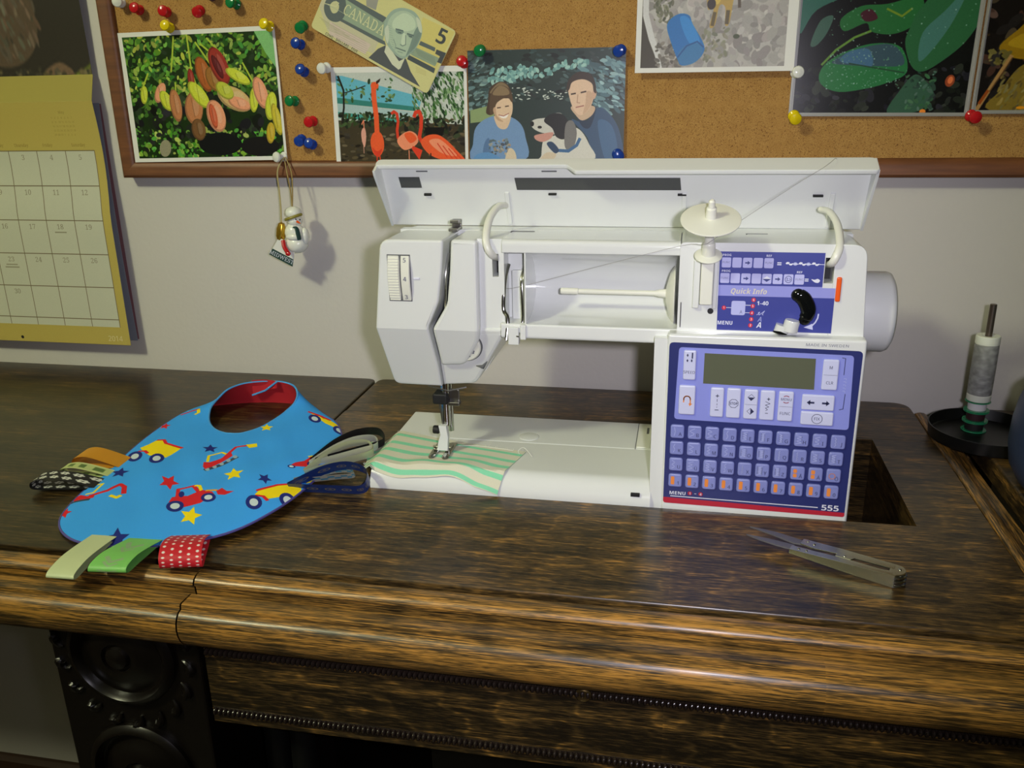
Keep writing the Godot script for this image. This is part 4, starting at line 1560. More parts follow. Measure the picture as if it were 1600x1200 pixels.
func build_board() -> void:
	var o := thing("cork_board", "cork notice board in a brown wooden frame hung above the sewing machine", "notice board", Vector3(0.0, 1.4, 0.0))
	var g := Geo.new()
	g.box(Vector3(-0.672, 1.014, 0.003), Vector3(0.672, 1.60, 0.012))
	part(o, "cork_panel", g, M.cork)
	var sec := fillet(v2([0.0, 0.001, 0.0195, 0.001, 0.0195, 0.0135, 0.017, 0.0172, 0.012, 0.0190, 0.003, 0.0195, 0.0, 0.017]), 0.0)
	# rails run along x or y with mitred ends: profile (across, depth), across from the outer edge inwards
	for r in [[Vector3(-0.686, 0.9995, 0), Vector3(0.686, 0.9995, 0), Vector3(0, 1, 0), "bottom_rail"], [Vector3(0.686, 1.62, 0), Vector3(-0.686, 1.62, 0), Vector3(0, -1, 0), "top_rail"], [Vector3(-0.686, 1.62, 0), Vector3(-0.686, 0.9995, 0), Vector3(1, 0, 0), "side_rail"], [Vector3(0.686, 0.9995, 0), Vector3(0.686, 1.62, 0), Vector3(-1, 0, 0), "side_rail"]]:
		g = Geo.new()
		var dir: Vector3 = (r[1] - r[0]).normalized()
		var rows := []
		for k in sec.size() + 1:
			var q := sec[k % sec.size()]
			rows.append(PackedVector3Array([r[0] + dir * q.x + r[2] * q.x + Vector3(0, 0, q.y), r[1] - dir * q.x + r[2] * q.x + Vector3(0, 0, q.y)]))
		g.grid(rows, true)
		part(o, r[3], g, M.frame_wood)
	var prints := "prints pinned on the cork board"
	pinned("photo_print", "photo of pink and green maple seeds, in the board's lower left corner", Vector3(-0.6682, 1.1655, 0.0125), 0.2005, 0.1475, 0.012, [0.0065, 0.005, 0.003, 0.0045], print_mat("maple_print", picture_maple(), 0.3), M.paper, 0.004, prints)
	pinned("photo_print", "glossy photo of orange flamingos in an aviary, half under the banknote", Vector3(-0.4042, 1.1216, 0.0125), 0.1593, 0.1195, -0.010, [0.0055, 0.006, 0.0035, 0.0055], print_mat("flamingo_print", picture_flamingo(), 0.3), M.paper, 0.002, prints)
	pinned("photo_print", "photo of a woman and a man with a dog before a blue spruce", Vector3(-0.2430, 1.1352, 0.0138), 0.1730, 0.1160, -0.004, [0.0, 0.0, 0.0, 0.0], print_mat("family_print", picture_family(), 0.4), M.paper, 0.002, prints)
	pinned("photo_print", "photo of a blue barrel and a tan dog on pale ground", Vector3(-0.0590, 1.2270, 0.0140), 0.1615, 0.1190, -0.008, [0.0055, 0.004, 0.010, 0.0048], print_mat("barrel_print", picture_barrel(), 0.4), M.paper, 0.006, prints)
	var sl := "clear sleeves with nature prints"
	for s in [[0.1020, picture_leaves(), "leaf_print", "plastic sleeved photo of large wet green leaves on the right of the cork board"], [0.2785, picture_fungus(), "fungus_print", "plastic sleeved photo of yellow leaves and a brown twig"]]:
		var p := pinned("sleeved_print", s[3], Vector3(s[0], 1.1905, 0.0132), 0.1745, 0.1285, -0.013, [0.0038, 0.004, 0.0046, 0.0036], print_mat(s[2], s[1], 0.2), M.sleeve, 0.0015, sl)
		var e := Geo.new()
		for y in [-0.1272, -0.0018]:
			e.box(Vector3(0.0, y - 0.001, 0.0012), Vector3(0.1745, y + 0.001, 0.0035))
		for x in [0.0012, 0.1732]:
			e.box(Vector3(x - 0.0008, -0.1280, 0.0012), Vector3(x + 0.0008, 0.0, 0.0035))
		for i in e.p.size():
			e.p[i] = Basis(Vector3(0, 0, 1), -0.013) * e.p[i]
		part(p, "welded_seam", e, M.sleeve, "", true)
	# the banknote: lower left corner (-0.4213, 1.1645), its long edge falling to the right
	var long := Vector3(-0.2899 + 0.4213, 1.0910 - 1.1645, 0)
	var roll := atan2(long.y, long.x)
	var up := Vector3(-sin(roll), cos(roll), 0)
	pinned("banknote", "pale yellow green Canadian five dollar note pinned aslant over the flamingo photo", Vector3(-0.4213, 1.1645, 0.0155) + up * 0.0735, 0.1508, 0.0735, roll, [], print_mat("note_print", picture_note(), 0.6), M.paper, 0.003, "", 0.0025, "banknote", 0.005)


func build_calendar() -> void:
	var o := thing("wall_calendar", "wall calendar open at a yellow April page, left of the cork board", "calendar", Vector3(-0.865, 1.1, 0.004))
	# pages bulge away from the wall and lie back at the fold
	var page := func(x0: float, x1: float, y0: float, y1: float, z: Callable) -> Geo:
		var g := Geo.new()
		g.sheet(func(u: float, v: float) -> Vector3: return Vector3(lerpf(x0, x1, u), lerpf(y1, y0, v), z.call(u, v)), 8, 16, -0.0004)
		for i in g.t.size():
			g.t[i] = Vector2(g.t[i].x, g.t[i].y)
		return g
	# v = 0 at the top of each page
	var g: Geo = page.call(-1.021, -0.7118, 0.7835, 1.0905, func(u: float, v: float) -> float: return 0.018 - 0.006 * sin(PI * minf(v * 2.2, 1.0)) + 0.003 * v + 0.001 * u)
	for i in g.t.size():
		g.t[i].y = g.t[i].y
	var low := part(o, "month_page", flipped(g), print_mat("month_print", picture_month(), 0.7), "yellow April page")
	g = page.call(-1.018, -0.7106, 0.786, 1.088, func(_u: float, v: float) -> float: return 0.0075 + 0.004 * sin(PI * v))
	part(o, "next_page", flipped(g), mat("page_back", rgb(134, 140, 156), 0.6), "blue grey edge of the page behind")
	g = page.call(-1.016, -0.7112, 0.787, 1.087, func(_u: float, _v: float) -> float: return 0.0035)
	part(o, "back_cover", flipped(g), mat("back_cover", rgb(140, 96, 100), 0.6))
	g = page.call(-1.021, -0.7130, 1.121, 1.42, func(_u: float, v: float) -> float: return 0.008 + 0.004 * (1.0 - cos(TAU * v)) * 0.5)
	part(o, "picture_page", flipped(g), print_mat("calendar_print", picture_calendar(), 0.5))
	g = page.call(-1.021, -0.7122, 1.0905, 1.121, func(_u: float, v: float) -> float: return 0.008 + 0.0105 * v)
	part(o, "title_band", flipped(g), mat("band_yellow", rgb(158, 146, 62), 0.7))
	g = Geo.new()
	g.lathe([[0.0, 0.0], [0.0022, 0.0], [0.0022, 0.0004], [0.0, 0.0004]], up_axis(Vector3(0, 0, 1), Vector3(-0.8744, 0.7893, 0.0212)), 16)
	part(low, "punched_hole", g, M.slot_black)
	g = Geo.new()
	g.tube([Vector3(-0.865, 1.414, -0.002), Vector3(-0.865, 1.416, 0.022)], 0.0016, 8)
	part(o, "nail", g, M.steel)


func flipped(g: Geo) -> Geo:
	# sheets drawn from the top down face the wall: turn them round
	for k in range(0, g.p.size(), 3):
		var a := g.p[k + 1]
		g.p[k + 1] = g.p[k + 2]
		g.p[k + 2] = a
		var b := g.t[k + 1]
		g.t[k + 1] = g.t[k + 2]
		g.t[k + 2] = b
	return g


func build_pins() -> void:
	var prof := [[0.0, -0.004], [0.0004, -0.001], [0.0052, 0.0], [0.0060, 0.0008], [0.0057, 0.0022], [0.0040, 0.0036], [0.0031, 0.0050], [0.0030, 0.0078], [0.0042, 0.0092], [0.0058, 0.0102], [0.0062, 0.0118], [0.0054, 0.0134], [0.0030, 0.0142], [0.0, 0.0145]]
	var meshes := Geo.new()
	meshes.lathe(prof, Transform3D.IDENTITY, 20)
	var shape := meshes.mesh()
	var rng := RandomNumberGenerator.new()
	rng.seed = 21
	var grp := "pushpins on the cork board"
	for q in [["white", -0.6564, 1.1985, "white pushpin in the upper left corner, left of the red ones"],
			["red", -0.6337, 1.1894, "red pushpin next to the white one, first of three in a row"],
			["red", -0.5997, 1.1862, "red pushpin right above the yellow pin, second of three in a row"],
			["red", -0.5574, 1.1868, "red pushpin third of three above the maple photo, nearest the green one"],
			["purple", -0.5399, 1.2010, "dark purple pushpin at the very top, between red and green ones"],
			["green", -0.5105, 1.1913, "green pushpin in the top row right of the red ones"],
			["yellow", -0.5965, 1.1690, "yellow pushpin holding the top left of the maple photo"],
			["yellow", -0.4718, 1.1665, "yellow pushpin at the top right corner of the maple photo"],
			["green", -0.4330, 1.1666, "green pushpin beside the left corner of the banknote"],
			["blue", -0.4375, 1.1466, "blue pushpin just below the green pin by the banknote"],
			["blue", -0.4350, 1.1171, "blue pushpin beside the white pin of the flamingo photo"],
			["white", -0.4075, 1.1215, "white pushpin at the top left corner of the flamingo photo"],
			["green", -0.4509, 1.0860, "green pushpin close to the right edge of the maple photo"],
			["red", -0.4309, 1.0636, "red pushpin between the maple and flamingo photos"],
			["blue", -0.4474, 1.0436, "blue pushpin upper left one of the touching blue pair"],
			["blue", -0.4344, 1.0370, "blue pushpin lower right one of the touching blue pair"],
			["white", -0.4705, 1.0240, "white pushpin at the maple photo's lower right corner, holding the snowman's cord"],
			["green", -0.2280, 1.1355, "green pushpin on the top edge of the family photo"],
			["red", -0.2475, 1.1225, "red pushpin half behind the family photo's left edge"],
			["blue", -0.0752, 1.1316, "blue pushpin in the top right corner of the family photo"],
			["blue", -0.0771, 1.0249, "blue pushpin low on the family photo's right edge, above the lid"],
			["white", 0.1044, 1.1053, "white pushpin at the lower right corner of the barrel photo"],
			["yellow", 0.1055, 1.0629, "yellow pushpin at the lower left corner of the leaf photo's sleeve"],
			["red", 0.2765, 1.0606, "red pushpin between the two plastic sleeves, on their lower edge"]]:
		var o := MeshInstance3D.new()
		o.name = numbered("pushpin")
		o.mesh = shape
		o.material_override = M["pin_" + q[0]]
		var tilt := Vector3(rng.randf_range(-0.25, 0.25), rng.randf_range(-0.3, 0.3), 1.0)
		if q[0] == "white" and q[2] < 1.1:
			tilt = Vector3(-0.45, 0.0, 1.0)
		var z := 0.0125
		if q[3].contains("photo") and not q[3].contains("above the maple") and not q[3].contains("between the maple") and not q[3].contains("behind") and not q[3].contains("close to"):
			z = 0.0150
		if q[3].contains("sleeve"):
			z = 0.0172
		if q[3].contains("low on"):
			z = 0.0172
		o.transform = up_axis(tilt, Vector3(q[1], q[2], z))
		add_child(o, true)
		tag(o, q[3], "pushpin", grp)


func build_ornament() -> void:
	var o := thing("snowman_ornament", "white china snowman ornament hanging on a cord below the maple photo", "ornament", Vector3(-0.458, 0.972, 0.03))
	var z := 0.032
	var g := Geo.new()
	g.ball(Vector3(-0.4575, 0.9235, z), Vector3(0.0138, 0.0115, 0.012), 20)
	g.ball(Vector3(-0.4590, 0.9365, z), Vector3(0.0120, 0.0125, 0.011), 20)
	g.ball(Vector3(-0.4450, 0.9330, z + 0.002), Vector3(0.0048, 0.0105, 0.006), 14)
	g.ball(Vector3(-0.4570, 0.9330, z + 0.009), Vector3(0.0095, 0.0045, 0.0045), 14)
	g.ball(Vector3(-0.4570, 0.9515, z), Vector3(0.0090, 0.0085, 0.009), 18)
	part(o, "body", g, M.china_white)
	g = Geo.new()
	g.ball(Vector3(-0.4585, 0.9600, z - 0.001), Vector3(0.0098, 0.0078, 0.0095), 18)
	var hat := part(o, "hat", g, M.china_white)
	g = Geo.new()
	var band := []
	for k in 17:
		var a := PI * k / 16.0
		band.append(Vector3(-0.4580 - cos(a) * 0.0096, 0.9548 - cos(a) * 0.0030 + 0.0005, z + sin(a) * 0.0096))
	g.tube(band, 0.0018, 8)
	part(hat, "hat_band", g, M.olive_band)
	g = Geo.new()
	g.tube([Vector3(-0.4505, 0.9508, z + 0.008), Vector3(-0.4450, 0.9495, z + 0.012)], [0.0016, 0.0004], 8)
	part(o, "nose", g, M.orange_switch)
	g = Geo.new()
	g.ball(Vector3(-0.4522, 0.9535, z + 0.0078), Vector3(0.0009, 0.0011, 0.0008), 8)
	g.ball(Vector3(-0.4478, 0.9530, z + 0.0062), Vector3(0.0008, 0.0010, 0.0008), 8)
	part(o, "eyes", g, M.black_gloss)
	g = Geo.new()
	g.tube(curve([Vector3(-0.4555, 0.9445, z + 0.0095), Vector3(-0.4510, 0.9440, z + 0.0115), Vector3(-0.4490, 0.9380, z + 0.0125), Vector3(-0.4480, 0.9300, z + 0.0125)]), [0.0015, 0.0018, 0.0020, 0.0022, 0.0023, 0.0024, 0.0026, 0.0027, 0.0028, 0.0029, 0.0030, 0.0030, 0.0029, 0.0028, 0.0027, 0.0024], 8, true, 0.5)
	part(o, "scarf", g, M.dark_green)
	g = Geo.new()
	g.tube(curve([Vector3(-0.4700, 0.9285, z + 0.010), Vector3(-0.4680, 0.9220, z + 0.013), Vector3(-0.4635, 0.9155, z + 0.015)]), 0.0026, 8)
	g.ball(Vector3(-0.4630, 0.9140, z + 0.015), Vector3(0.0034, 0.0030, 0.0026), 10)
	part(o, "red_bow", g, M.pin_red)
	g = Geo.new()
	g.lathe([[0.0, -0.013], [0.0036, -0.0115], [0.0058, -0.005], [0.0056, 0.004], [0.0036, 0.0105], [0.0, 0.0122]], Transform3D(Basis(Vector3(0, 0, 1), -0.16), Vector3(-0.4755, 0.9375, z + 0.002)), 18)
	part(o, "gold_pack", g, M.gold)
	# card tag with its green band
	var b := Basis(Vector3(0, 0, 1), -0.44)
	var tag_at := Vector3(-0.4728, 0.9150, z + 0.006)
	g = Geo.new()
	g.extr(v2([-0.0155, -0.0115, 0.0165, -0.0125, 0.0115, 0.0130, -0.0110, 0.0130]), -0.0003, 0.0003, 0.0, 1, Transform3D(b, tag_at))
	var card := part(o, "card_tag", g, M.paper)
	g = Geo.new()
	g.extr(v2([-0.0156, -0.0116, 0.0166, -0.0126, 0.0148, -0.0038, -0.0138, -0.0030]), 0.0003, 0.0005, 0.0, 1, Transform3D(b, tag_at))
	part(card, "green_band", g, M.dark_green)
	g = Geo.new()
	letters(g, "MIDWEST", 0.0, -0.0076, 0.0006, 0.0048, "serif")
	g.move(0, Transform3D(b, tag_at))
	part(card, "lettering", g, M.print_white)
	g = Geo.new()
	var pin := Vector3(-0.4705, 1.0225, 0.0185)
	g.tube(curve([pin + Vector3(0.002, 0.001, 0.002), Vector3(-0.4640, 1.006, 0.026), Vector3(-0.4600, 0.985, 0.030), Vector3(-0.4590, 0.9668, z)]), 0.0008, 6)
	g.tube(curve([pin + Vector3(0.004, 0.001, 0.002), Vector3(-0.4585, 1.006, 0.026), Vector3(-0.4575, 0.985, 0.030), Vector3(-0.4588, 0.9668, z)]), 0.0008, 6)
	part(o, "gold_cord", g, M.cord_gold)
	g = Geo.new()
	g.tube(curve([pin + Vector3(0.003, 0.001, 0.003), Vector3(-0.4720, 1.017, 0.024), Vector3(-0.4762, 1.006, 0.026), Vector3(-0.4752, 0.985, 0.028), Vector3(-0.4745, 0.965, 0.030), Vector3(-0.4748, 0.949, z)]), 0.0009, 6)
	part(o, "white_cord", g, M.cord)


# a plate between z0 and z1 with a rectangular hole
func plate(g: Geo, x0: float, y0: float, x1: float, y1: float, h: Array, z0: float, z1: float) -> void:
	g.box(Vector3(x0, y0, z0), Vector3(h[0], y1, z1))
	g.box(Vector3(h[2], y0, z0), Vector3(x1, y1, z1))
	g.box(Vector3(h[0], y0, z0), Vector3(h[2], h[1], z1))
	g.box(Vector3(h[0], h[3], z0), Vector3(h[2], y1, z1))


# the head's front leans back below the crease at y = 0.8985
func lean(g: Geo) -> void:
	g.cut(0.8985)
	g.crease = 12.0
	for i in g.p.size():
		var q := g.p[i]
		if q.z > 0.262 and q.y < 0.8985:
			q.z -= (0.8985 - q.y) * 0.40 * (q.z - 0.246) / 0.059
			g.p[i] = q


func build_machine() -> void:
	var o := thing("sewing_machine", "white computerised sewing machine with open lid and purple keypad, set into the cabinet top", "sewing machine", Vector3(-0.06, TOP, 0.245))
	var W: Material = M.white_plastic
	# --- body behind the front covers
	var g := Geo.new()
	g.extr(fillet(v2([-0.2535, 0.976, -0.2625, 0.8985, -0.2562, 0.8395, -0.1790, 0.8420, -0.1515, 0.8925, -0.0205, 0.8925, -0.0205, 0.7400, 0.1425, 0.7400, 0.1412, 0.90, 0.1366, 0.9765]), [0.010, 0.002, 0.006, 0.006, 0.008, 0.013, 0.0, 0.0, 0.002, 0.010], 5), 0.150, 0.2475, 0.0, 2, Transform3D.IDENTITY, true, 0.006)
	part(o, "body", g, W)
	# --- head: face plate, slot, front cover
	g = Geo.new()
	g.extr(fillet(v2([-0.2535, 0.9762, -0.2625, 0.8985, -0.2562, 0.8393, -0.2120, 0.8388, -0.2120, 0.8620, -0.2148, 0.9000, -0.2045, 0.9225, -0.2005, 0.9480, -0.1978, 0.9762]), [0.009, 0.001, 0.006, 0.0, 0.002, 0.003, 0.004, 0.0, 0.003], 4), 0.2465, 0.305, 0.0045, 3)
	lean(g)
	part(o, "face_plate", g, W)
	g = Geo.new()
	g.extr(fillet(v2([-0.1915, 0.9765, -0.1935, 0.9500, -0.1970, 0.9215, -0.2108, 0.8990, -0.2082, 0.8615, -0.1862, 0.8632, -0.1715, 0.8870, -0.1695, 0.8985, -0.1690, 0.9765]), [0.003, 0.0, 0.004, 0.003, 0.003, 0.006, 0.008, 0.003, 0.004], 4), 0.2465, 0.305, 0.0045, 3)
	lean(g)
	part(o, "front_cover", g, W)
	g = Geo.new()
	g.extr(fillet(v2([-0.2110, 0.8390, -0.1800, 0.8420, -0.1500, 0.8925, -0.1500, 0.9000, -0.2110, 0.9000]), [0.0, 0.006, 0.004, 0.0, 0.0], 4), 0.2465, 0.2985, 0.003, 2)
	lean(g)
	part(o, "lower_head", g, W)
	g = Geo.new()
	g.box(Vector3(-0.2155, 0.858, 0.2470), Vector3(-0.1900, 0.974, 0.2500))
	part(o, "slot_lining", g, M.seam_grey)
	g = Geo.new()
	g.tube(curve([Vector3(-0.1975, 0.962, 0.288), Vector3(-0.1995, 0.945, 0.294), Vector3(-0.2000, 0.928, 0.296), Vector3(-0.2020, 0.912, 0.292)]), 0.0011, 8)
	part(o, "take_up_lever", g, M.chrome)
	g = Geo.new()
	g.rbox(Vector3(-0.2035, 0.9770, 0.250), Vector3(-0.1950, 0.9800, 0.266), 0.0008)
	g.rbox(Vector3(-0.2035, 0.9770, 0.250), Vector3(-0.1950, 0.9862, 0.2535), 0.0008)
	g.rbox(Vector3(-0.2035, 0.9832, 0.250), Vector3(-0.1950, 0.9862, 0.2600), 0.0008)
	part(o, "thread_clip", g, M.steel)
	# tension wheel in the face plate
	g = Geo.new()
	g.box(Vector3(-0.2478, 0.9232, 0.3020), Vector3(-0.2272, 0.9636, 0.3052))
	part(o, "dial_window", g, M.seam_grey)
	g = Geo.new()
	var dial_at := Vector3(-0.2368, 0.9434, 0.2468)
	g.lathe([[0.0600, -0.0106], [0.0616, -0.0101], [0.0616, -0.0006], [0.0600, 0.0000]], Transform3D(Basis(Vector3(0, 0, -1), Vector3(1, 0, 0), Vector3(0, -1, 0)), dial_at), 160)
	g.lathe([[0.0608, 0.0012], [0.0622, 0.0017], [0.0622, 0.0086], [0.0608, 0.0092]], Transform3D(Basis(Vector3(0, 0, -1), Vector3(1, 0, 0), Vector3(0, -1, 0)), dial_at), 160)
	var keep := Geo.new()
	for k in range(0, g.p.size(), 3):
		var c := (g.p[k] + g.p[k + 1] + g.p[k + 2]) / 3
		if c.z > 0.3000 and c.y > 0.9240 and c.y < 0.9630:
			keep.tri(g.p[k], g.p[k + 1], g.p[k + 2])
	for k in 17:
		var a := -0.31 + k * 0.0388
		var c := dial_at + Vector3(-0.0054, sin(a) * 0.0618, cos(a) * 0.0618)
		keep.box(c - Vector3(0.0046, 0.0004, 0.0004), c + Vector3(0.0046, 0.0004, 0.0004))
	var dial := part(o, "tension_dial", keep, M.cream_plastic)
	g = Geo.new()
	for s in [["5", 0.9590], ["4", 0.9432], ["3", 0.9272]]:
		var one := Geo.new()
		letters(one, s[0], 0.0, 0.0, 0.0624, 0.0038, "bold")
		one.move(0, Transform3D(Basis(Vector3(1, 0, 0), -asin((s[1] - 0.9432) / 0.0624)), dial_at + Vector3(0.0050, 0, 0)))
		g.p.append_array(one.p)
		g.t.append_array(one.t)
	part(dial, "lettering", g, M.ink_grey)
	g = Geo.new()
	g.rbox(Vector3(-0.2252, 0.9424, 0.3046), Vector3(-0.2198, 0.9442, 0.3060), 0.0005)
	part(o, "dial_mark", g, M.print_white)
	# stitch dial, half under the front cover
	g = Geo.new()
	g.lathe([[0.0, 0.0], [0.0150, 0.0], [0.0150, 0.0026], [0.0138, 0.0036], [0.0, 0.0036]], up_axis(Vector3(0, -0.28, 0.96), Vector3(-0.1858, 0.8822, 0.2924)), 40)
	g.lathe([[0.0162, -0.0005], [0.0162, 0.0004], [0.0150, 0.0004]], up_axis(Vector3(0, -0.28, 0.96), Vector3(-0.1858, 0.8822, 0.2927)), 40)
	var knob := part(o, "presser_dial", g, M.cream_plastic)
	g = Geo.new()
	for s in [["4", 0.0085, 0.0030, -0.2], ["3", 0.0080, -0.0048, 0.4], ["2", 0.0035, -0.0095, 0.8]]:
		var one := Geo.new()
		letters(one, s[0], 0, 0, 0.0, 0.0034, "bold")
		one.move(0, Transform3D(Basis(Vector3(0, 0, 1), -s[3]), Vector3(s[1], s[2], 0.0038)))
		one.move(0, Transform3D(Basis(Vector3(1, 0, 0), 0.284), Vector3(-0.1858, 0.8822, 0.2924)))
		g.p.append_array(one.p)
		g.t.append_array(one.t)
	part(knob, "lettering", g, M.ink)
	g = Geo.new()
	g.lathe([[0.0150, 0.0], [0.0163, 0.0], [0.0163, 0.0008], [0.0150, 0.0008]], up_axis(Vector3(0, -0.28, 0.96), Vector3(-0.1858, 0.8822, 0.2927)), 40)
	part(knob, "dial_ring", g, M.seam_grey)
	g = Geo.new()
	g.tube([Vector3(-0.1770, 0.8620, 0.2880), Vector3(-0.1710, 0.8612, 0.2880), Vector3(-0.1665, 0.8670, 0.2895)], [0.0004, 0.0020, 0.0003], 8)
	part(o, "finger_notch", g, M.seam_grey)
	# --- neck with the slot of the left lid stay
	g = Geo.new()
	plate(g, -0.1706, 0.8935, -0.1480, 0.9765, [-0.1580, 0.9445, -0.1527, 0.9640], 0.2468, 0.2968)
	part(o, "neck_panel", g, W)
	g = Geo.new()
	g.box(Vector3(-0.1580, 0.9445, 0.2470), Vector3(-0.1527, 0.9640, 0.2790))
	part(o, "stay_slot", g, M.slot_black)
	# --- arm: upper rail, lower rail, thread guides, spool compartment
	g = Geo.new()
	g.extr(fillet(v2([0.2468, 0.9660, 0.3030, 0.9660, 0.3030, 0.9770, 0.2468, 0.9770]), [0.0, 0.001, 0.006, 0.0], 5), -0.1482, -0.0030, 0.0, 1, Transform3D(Basis(Vector3(0, 0, 1), Vector3(0, 1, 0), Vector3(-1, 0, 0)), Vector3(-0.1512, 0, 0)))
	part(o, "upper_rail", g, M.gloss_plastic)
	g = Geo.new()
	g.extr(fillet(v2([0.2468, 0.8928, 0.3040, 0.8928, 0.3040, 0.9058, 0.2468, 0.9058]), [0.0, 0.003, 0.002, 0.0], 4), -0.1502, 0.0002, 0.0, 1, Transform3D(Basis(Vector3(0, 0, 1), Vector3(0, 1, 0), Vector3(-1, 0, 0)), Vector3(-0.1500, 0, 0)))
	part(o, "lower_rail", g, W)
	g = Geo.new()
	var curve_yz := [Vector2(0.9662, 0.3020), Vector2(0.9655, 0.2920), Vector2(0.9620, 0.2780), Vector2(0.9560, 0.2665), Vector2(0.9470, 0.2575), Vector2(0.9360, 0.2530), Vector2(0.9250, 0.2530), Vector2(0.9160, 0.2580), Vector2(0.9098, 0.2680), Vector2(0.9065, 0.2820), Vector2(0.9058, 0.3030)]
	var rows := []
	for q in curve_yz:
		rows.append(PackedVector3Array([Vector3(-0.1300, q.x, q.y), Vector3(-0.0030, q.x, q.y)]))
	g.grid(rows, true)
	var ends := PackedVector2Array()
	for q in curve_yz:
		ends.append(Vector2(q.y, q.x))
	g.extr(ends, -0.1302, -0.1290, 0.0, 1, Transform3D(Basis(Vector3(0, 0, 1), Vector3(0, 1, 0), Vector3(-1, 0, 0)), Vector3(-0.2588, 0, 0)))
	part(o, "spool_compartment", g, M.gloss_plastic)
	g = Geo.new()
	g.rbox(Vector3(-0.1482, 0.8930, 0.2468), Vector3(-0.1290, 0.9662, 0.2800), 0.0015)
	g.rbox(Vector3(-0.1440, 0.8945, 0.2800), Vector3(-0.1335, 0.9480, 0.2850), 0.0012)
	part(o, "guide_block", g, W)
	g = Geo.new()
	g.rbox(Vector3(-0.1437, 0.8880, 0.3005), Vector3(-0.1345, 0.9035, 0.3068), 0.0008)
	g.rbox(Vector3(-0.1335, 0.8925, 0.3005), Vector3(-0.1285, 0.9055, 0.3060), 0.0008)
	part(o, "guide_tab", g, W)
	for s in [[[-0.1466, 0.9530, 0.283], [-0.1482, 0.9430, 0.291], [-0.1488, 0.9300, 0.296], [-0.1488, 0.9165, 0.298], [-0.1448, 0.9095, 0.301], [-0.1450, 0.8920, 0.3065]], [[-0.1318, 0.9525, 0.286], [-0.1330, 0.9420, 0.294], [-0.1322, 0.9280, 0.297], [-0.1318, 0.9080, 0.298], [-0.1345, 0.9020, 0.301], [-0.1352, 0.8950, 0.307]]]:
		g = Geo.new()
		var path := []
		for q in s:
			path.append(Vector3(q[0], q[1], q[2]))
		g.tube(curve(path, 4), 0.0016, 8, true, 0.35)
		part(o, "thread_guide", g, M.chrome)
	# lying spool pin with its disc
	g = Geo.new()
	var along := Basis(Vector3(0, 1, 0), Vector3(1, 0, 0), Vector3(0, 0, -1))
	g.lathe([[0.0, 0.0], [0.0022, 0.0002], [0.0028, 0.0012], [0.0028, 0.0150], [0.0022, 0.0155], [0.0022, 0.0800], [0.0034, 0.0840], [0.0038, 0.0900], [0.0, 0.0900]], Transform3D(along, Vector3(-0.1025, 0.9300, 0.2800)), 20)
	var spin := part(o, "spool_pin", g, M.cream_plastic)
	g = Geo.new()
	g.lathe([[0.0, 0.0], [0.0060, 0.0], [0.0180, 0.0030], [0.0235, 0.0062], [0.0240, 0.0070], [0.0232, 0.0076], [0.0, 0.0066]], Transform3D(along, Vector3(-0.0135, 0.9290, 0.2790)), 40)
	part(spin, "spool_disc", g, M.cream_plastic)
	# --- right end: info panel body, end cap with the slot of the right lid stay
	g = Geo.new()
	g.extr(fillet(v2([-0.0032, 0.9040, 0.1072, 0.9040, 0.1072, 0.9772, -0.0032, 0.9772]), [0.0, 0.0, 0.0, 0.004], 3), 0.2468, 0.3050, 0.0, 1)
	g.extr(fillet(v2([0.1142, 0.9040, 0.1414, 0.9040, 0.1370, 0.9772, 0.1142, 0.9772]), [0.0, 0.001, 0.012, 0.0], 6), 0.2468, 0.3050, 0.0022, 3)
	g.box(Vector3(0.1072, 0.9040, 0.2468), Vector3(0.1142, 0.9468, 0.3050))
	g.box(Vector3(0.1072, 0.9668, 0.2468), Vector3(0.1142, 0.9772, 0.3050))
	part(o, "end_body", g, W)
	g = Geo.new()
	g.box(Vector3(0.1072, 0.9468, 0.2470), Vector3(0.1142, 0.9668, 0.2880))
	part(o, "stay_slot", g, M.slot_black)
	g = Geo.new()
	g.rbox(Vector3(0.1168, 0.9325, 0.3040), Vector3(0.1206, 0.9520, 0.3068), 0.0012)
	part(o, "power_switch", g, M.orange_switch, "orange power switch")
	g = Geo.new()
	g.lathe([[0.0, 0.0], [0.0024, 0.0], [0.0024, 0.0004], [0.0, 0.0004]], up_axis(Vector3(0, 0, 1), Vector3(0.0227, 0.9221, 0.3048)), 20)
	part(o, "socket_hole", g, M.slot_black)
	g = Geo.new()
	g.rbox(Vector3(-0.0012, 0.9080, 0.3048), Vector3(-0.0004, 0.9290, 0.3056), 0.0003)
	part(o, "thread_cutter", g, M.steel)
	# printed info panel
	g = Geo.new()
	g.extr(v2([0.0284, 0.9068, 0.1165, 0.9068, 0.1165, 0.9430, 0.1066, 0.9430, 0.1066, 0.9705, 0.0276, 0.9705]), 0.3048, 0.3053)
	for i in g.t.size():
		g.t[i] = Vector2((g.p[i].x - 0.0276) / 0.0889, (0.9705 - g.p[i].y) / 0.0637)
	part(o, "info_panel", g, print_mat("info_print", print_info(), 0.35), "dark blue printed stitch guide panel")
	# bobbin winder on the panel
	var at := func(x: float, y: float, z: float) -> Vector3: return Vector3(0.0276 + x / 1062.0 * 0.0889, 0.9705 - y / 715.0 * 0.0637, z)
	g = Geo.new()
	g.tube(curve([at.call(740, 380, 0.3053), at.call(785, 405, 0.3056), at.call(826, 470, 0.3058), at.call(838, 530, 0.3057), at.call(818, 592, 0.3053)]), [0.0052, 0.0058, 0.0059, 0.0059, 0.0059, 0.0060, 0.0060, 0.0060, 0.0060, 0.0060, 0.0060, 0.0060, 0.0060, 0.0060, 0.0058, 0.0057, 0.0056, 0.0055, 0.0054, 0.0052, 0.0044], 20, true, 0.62, Vector3(0, 0, 1))
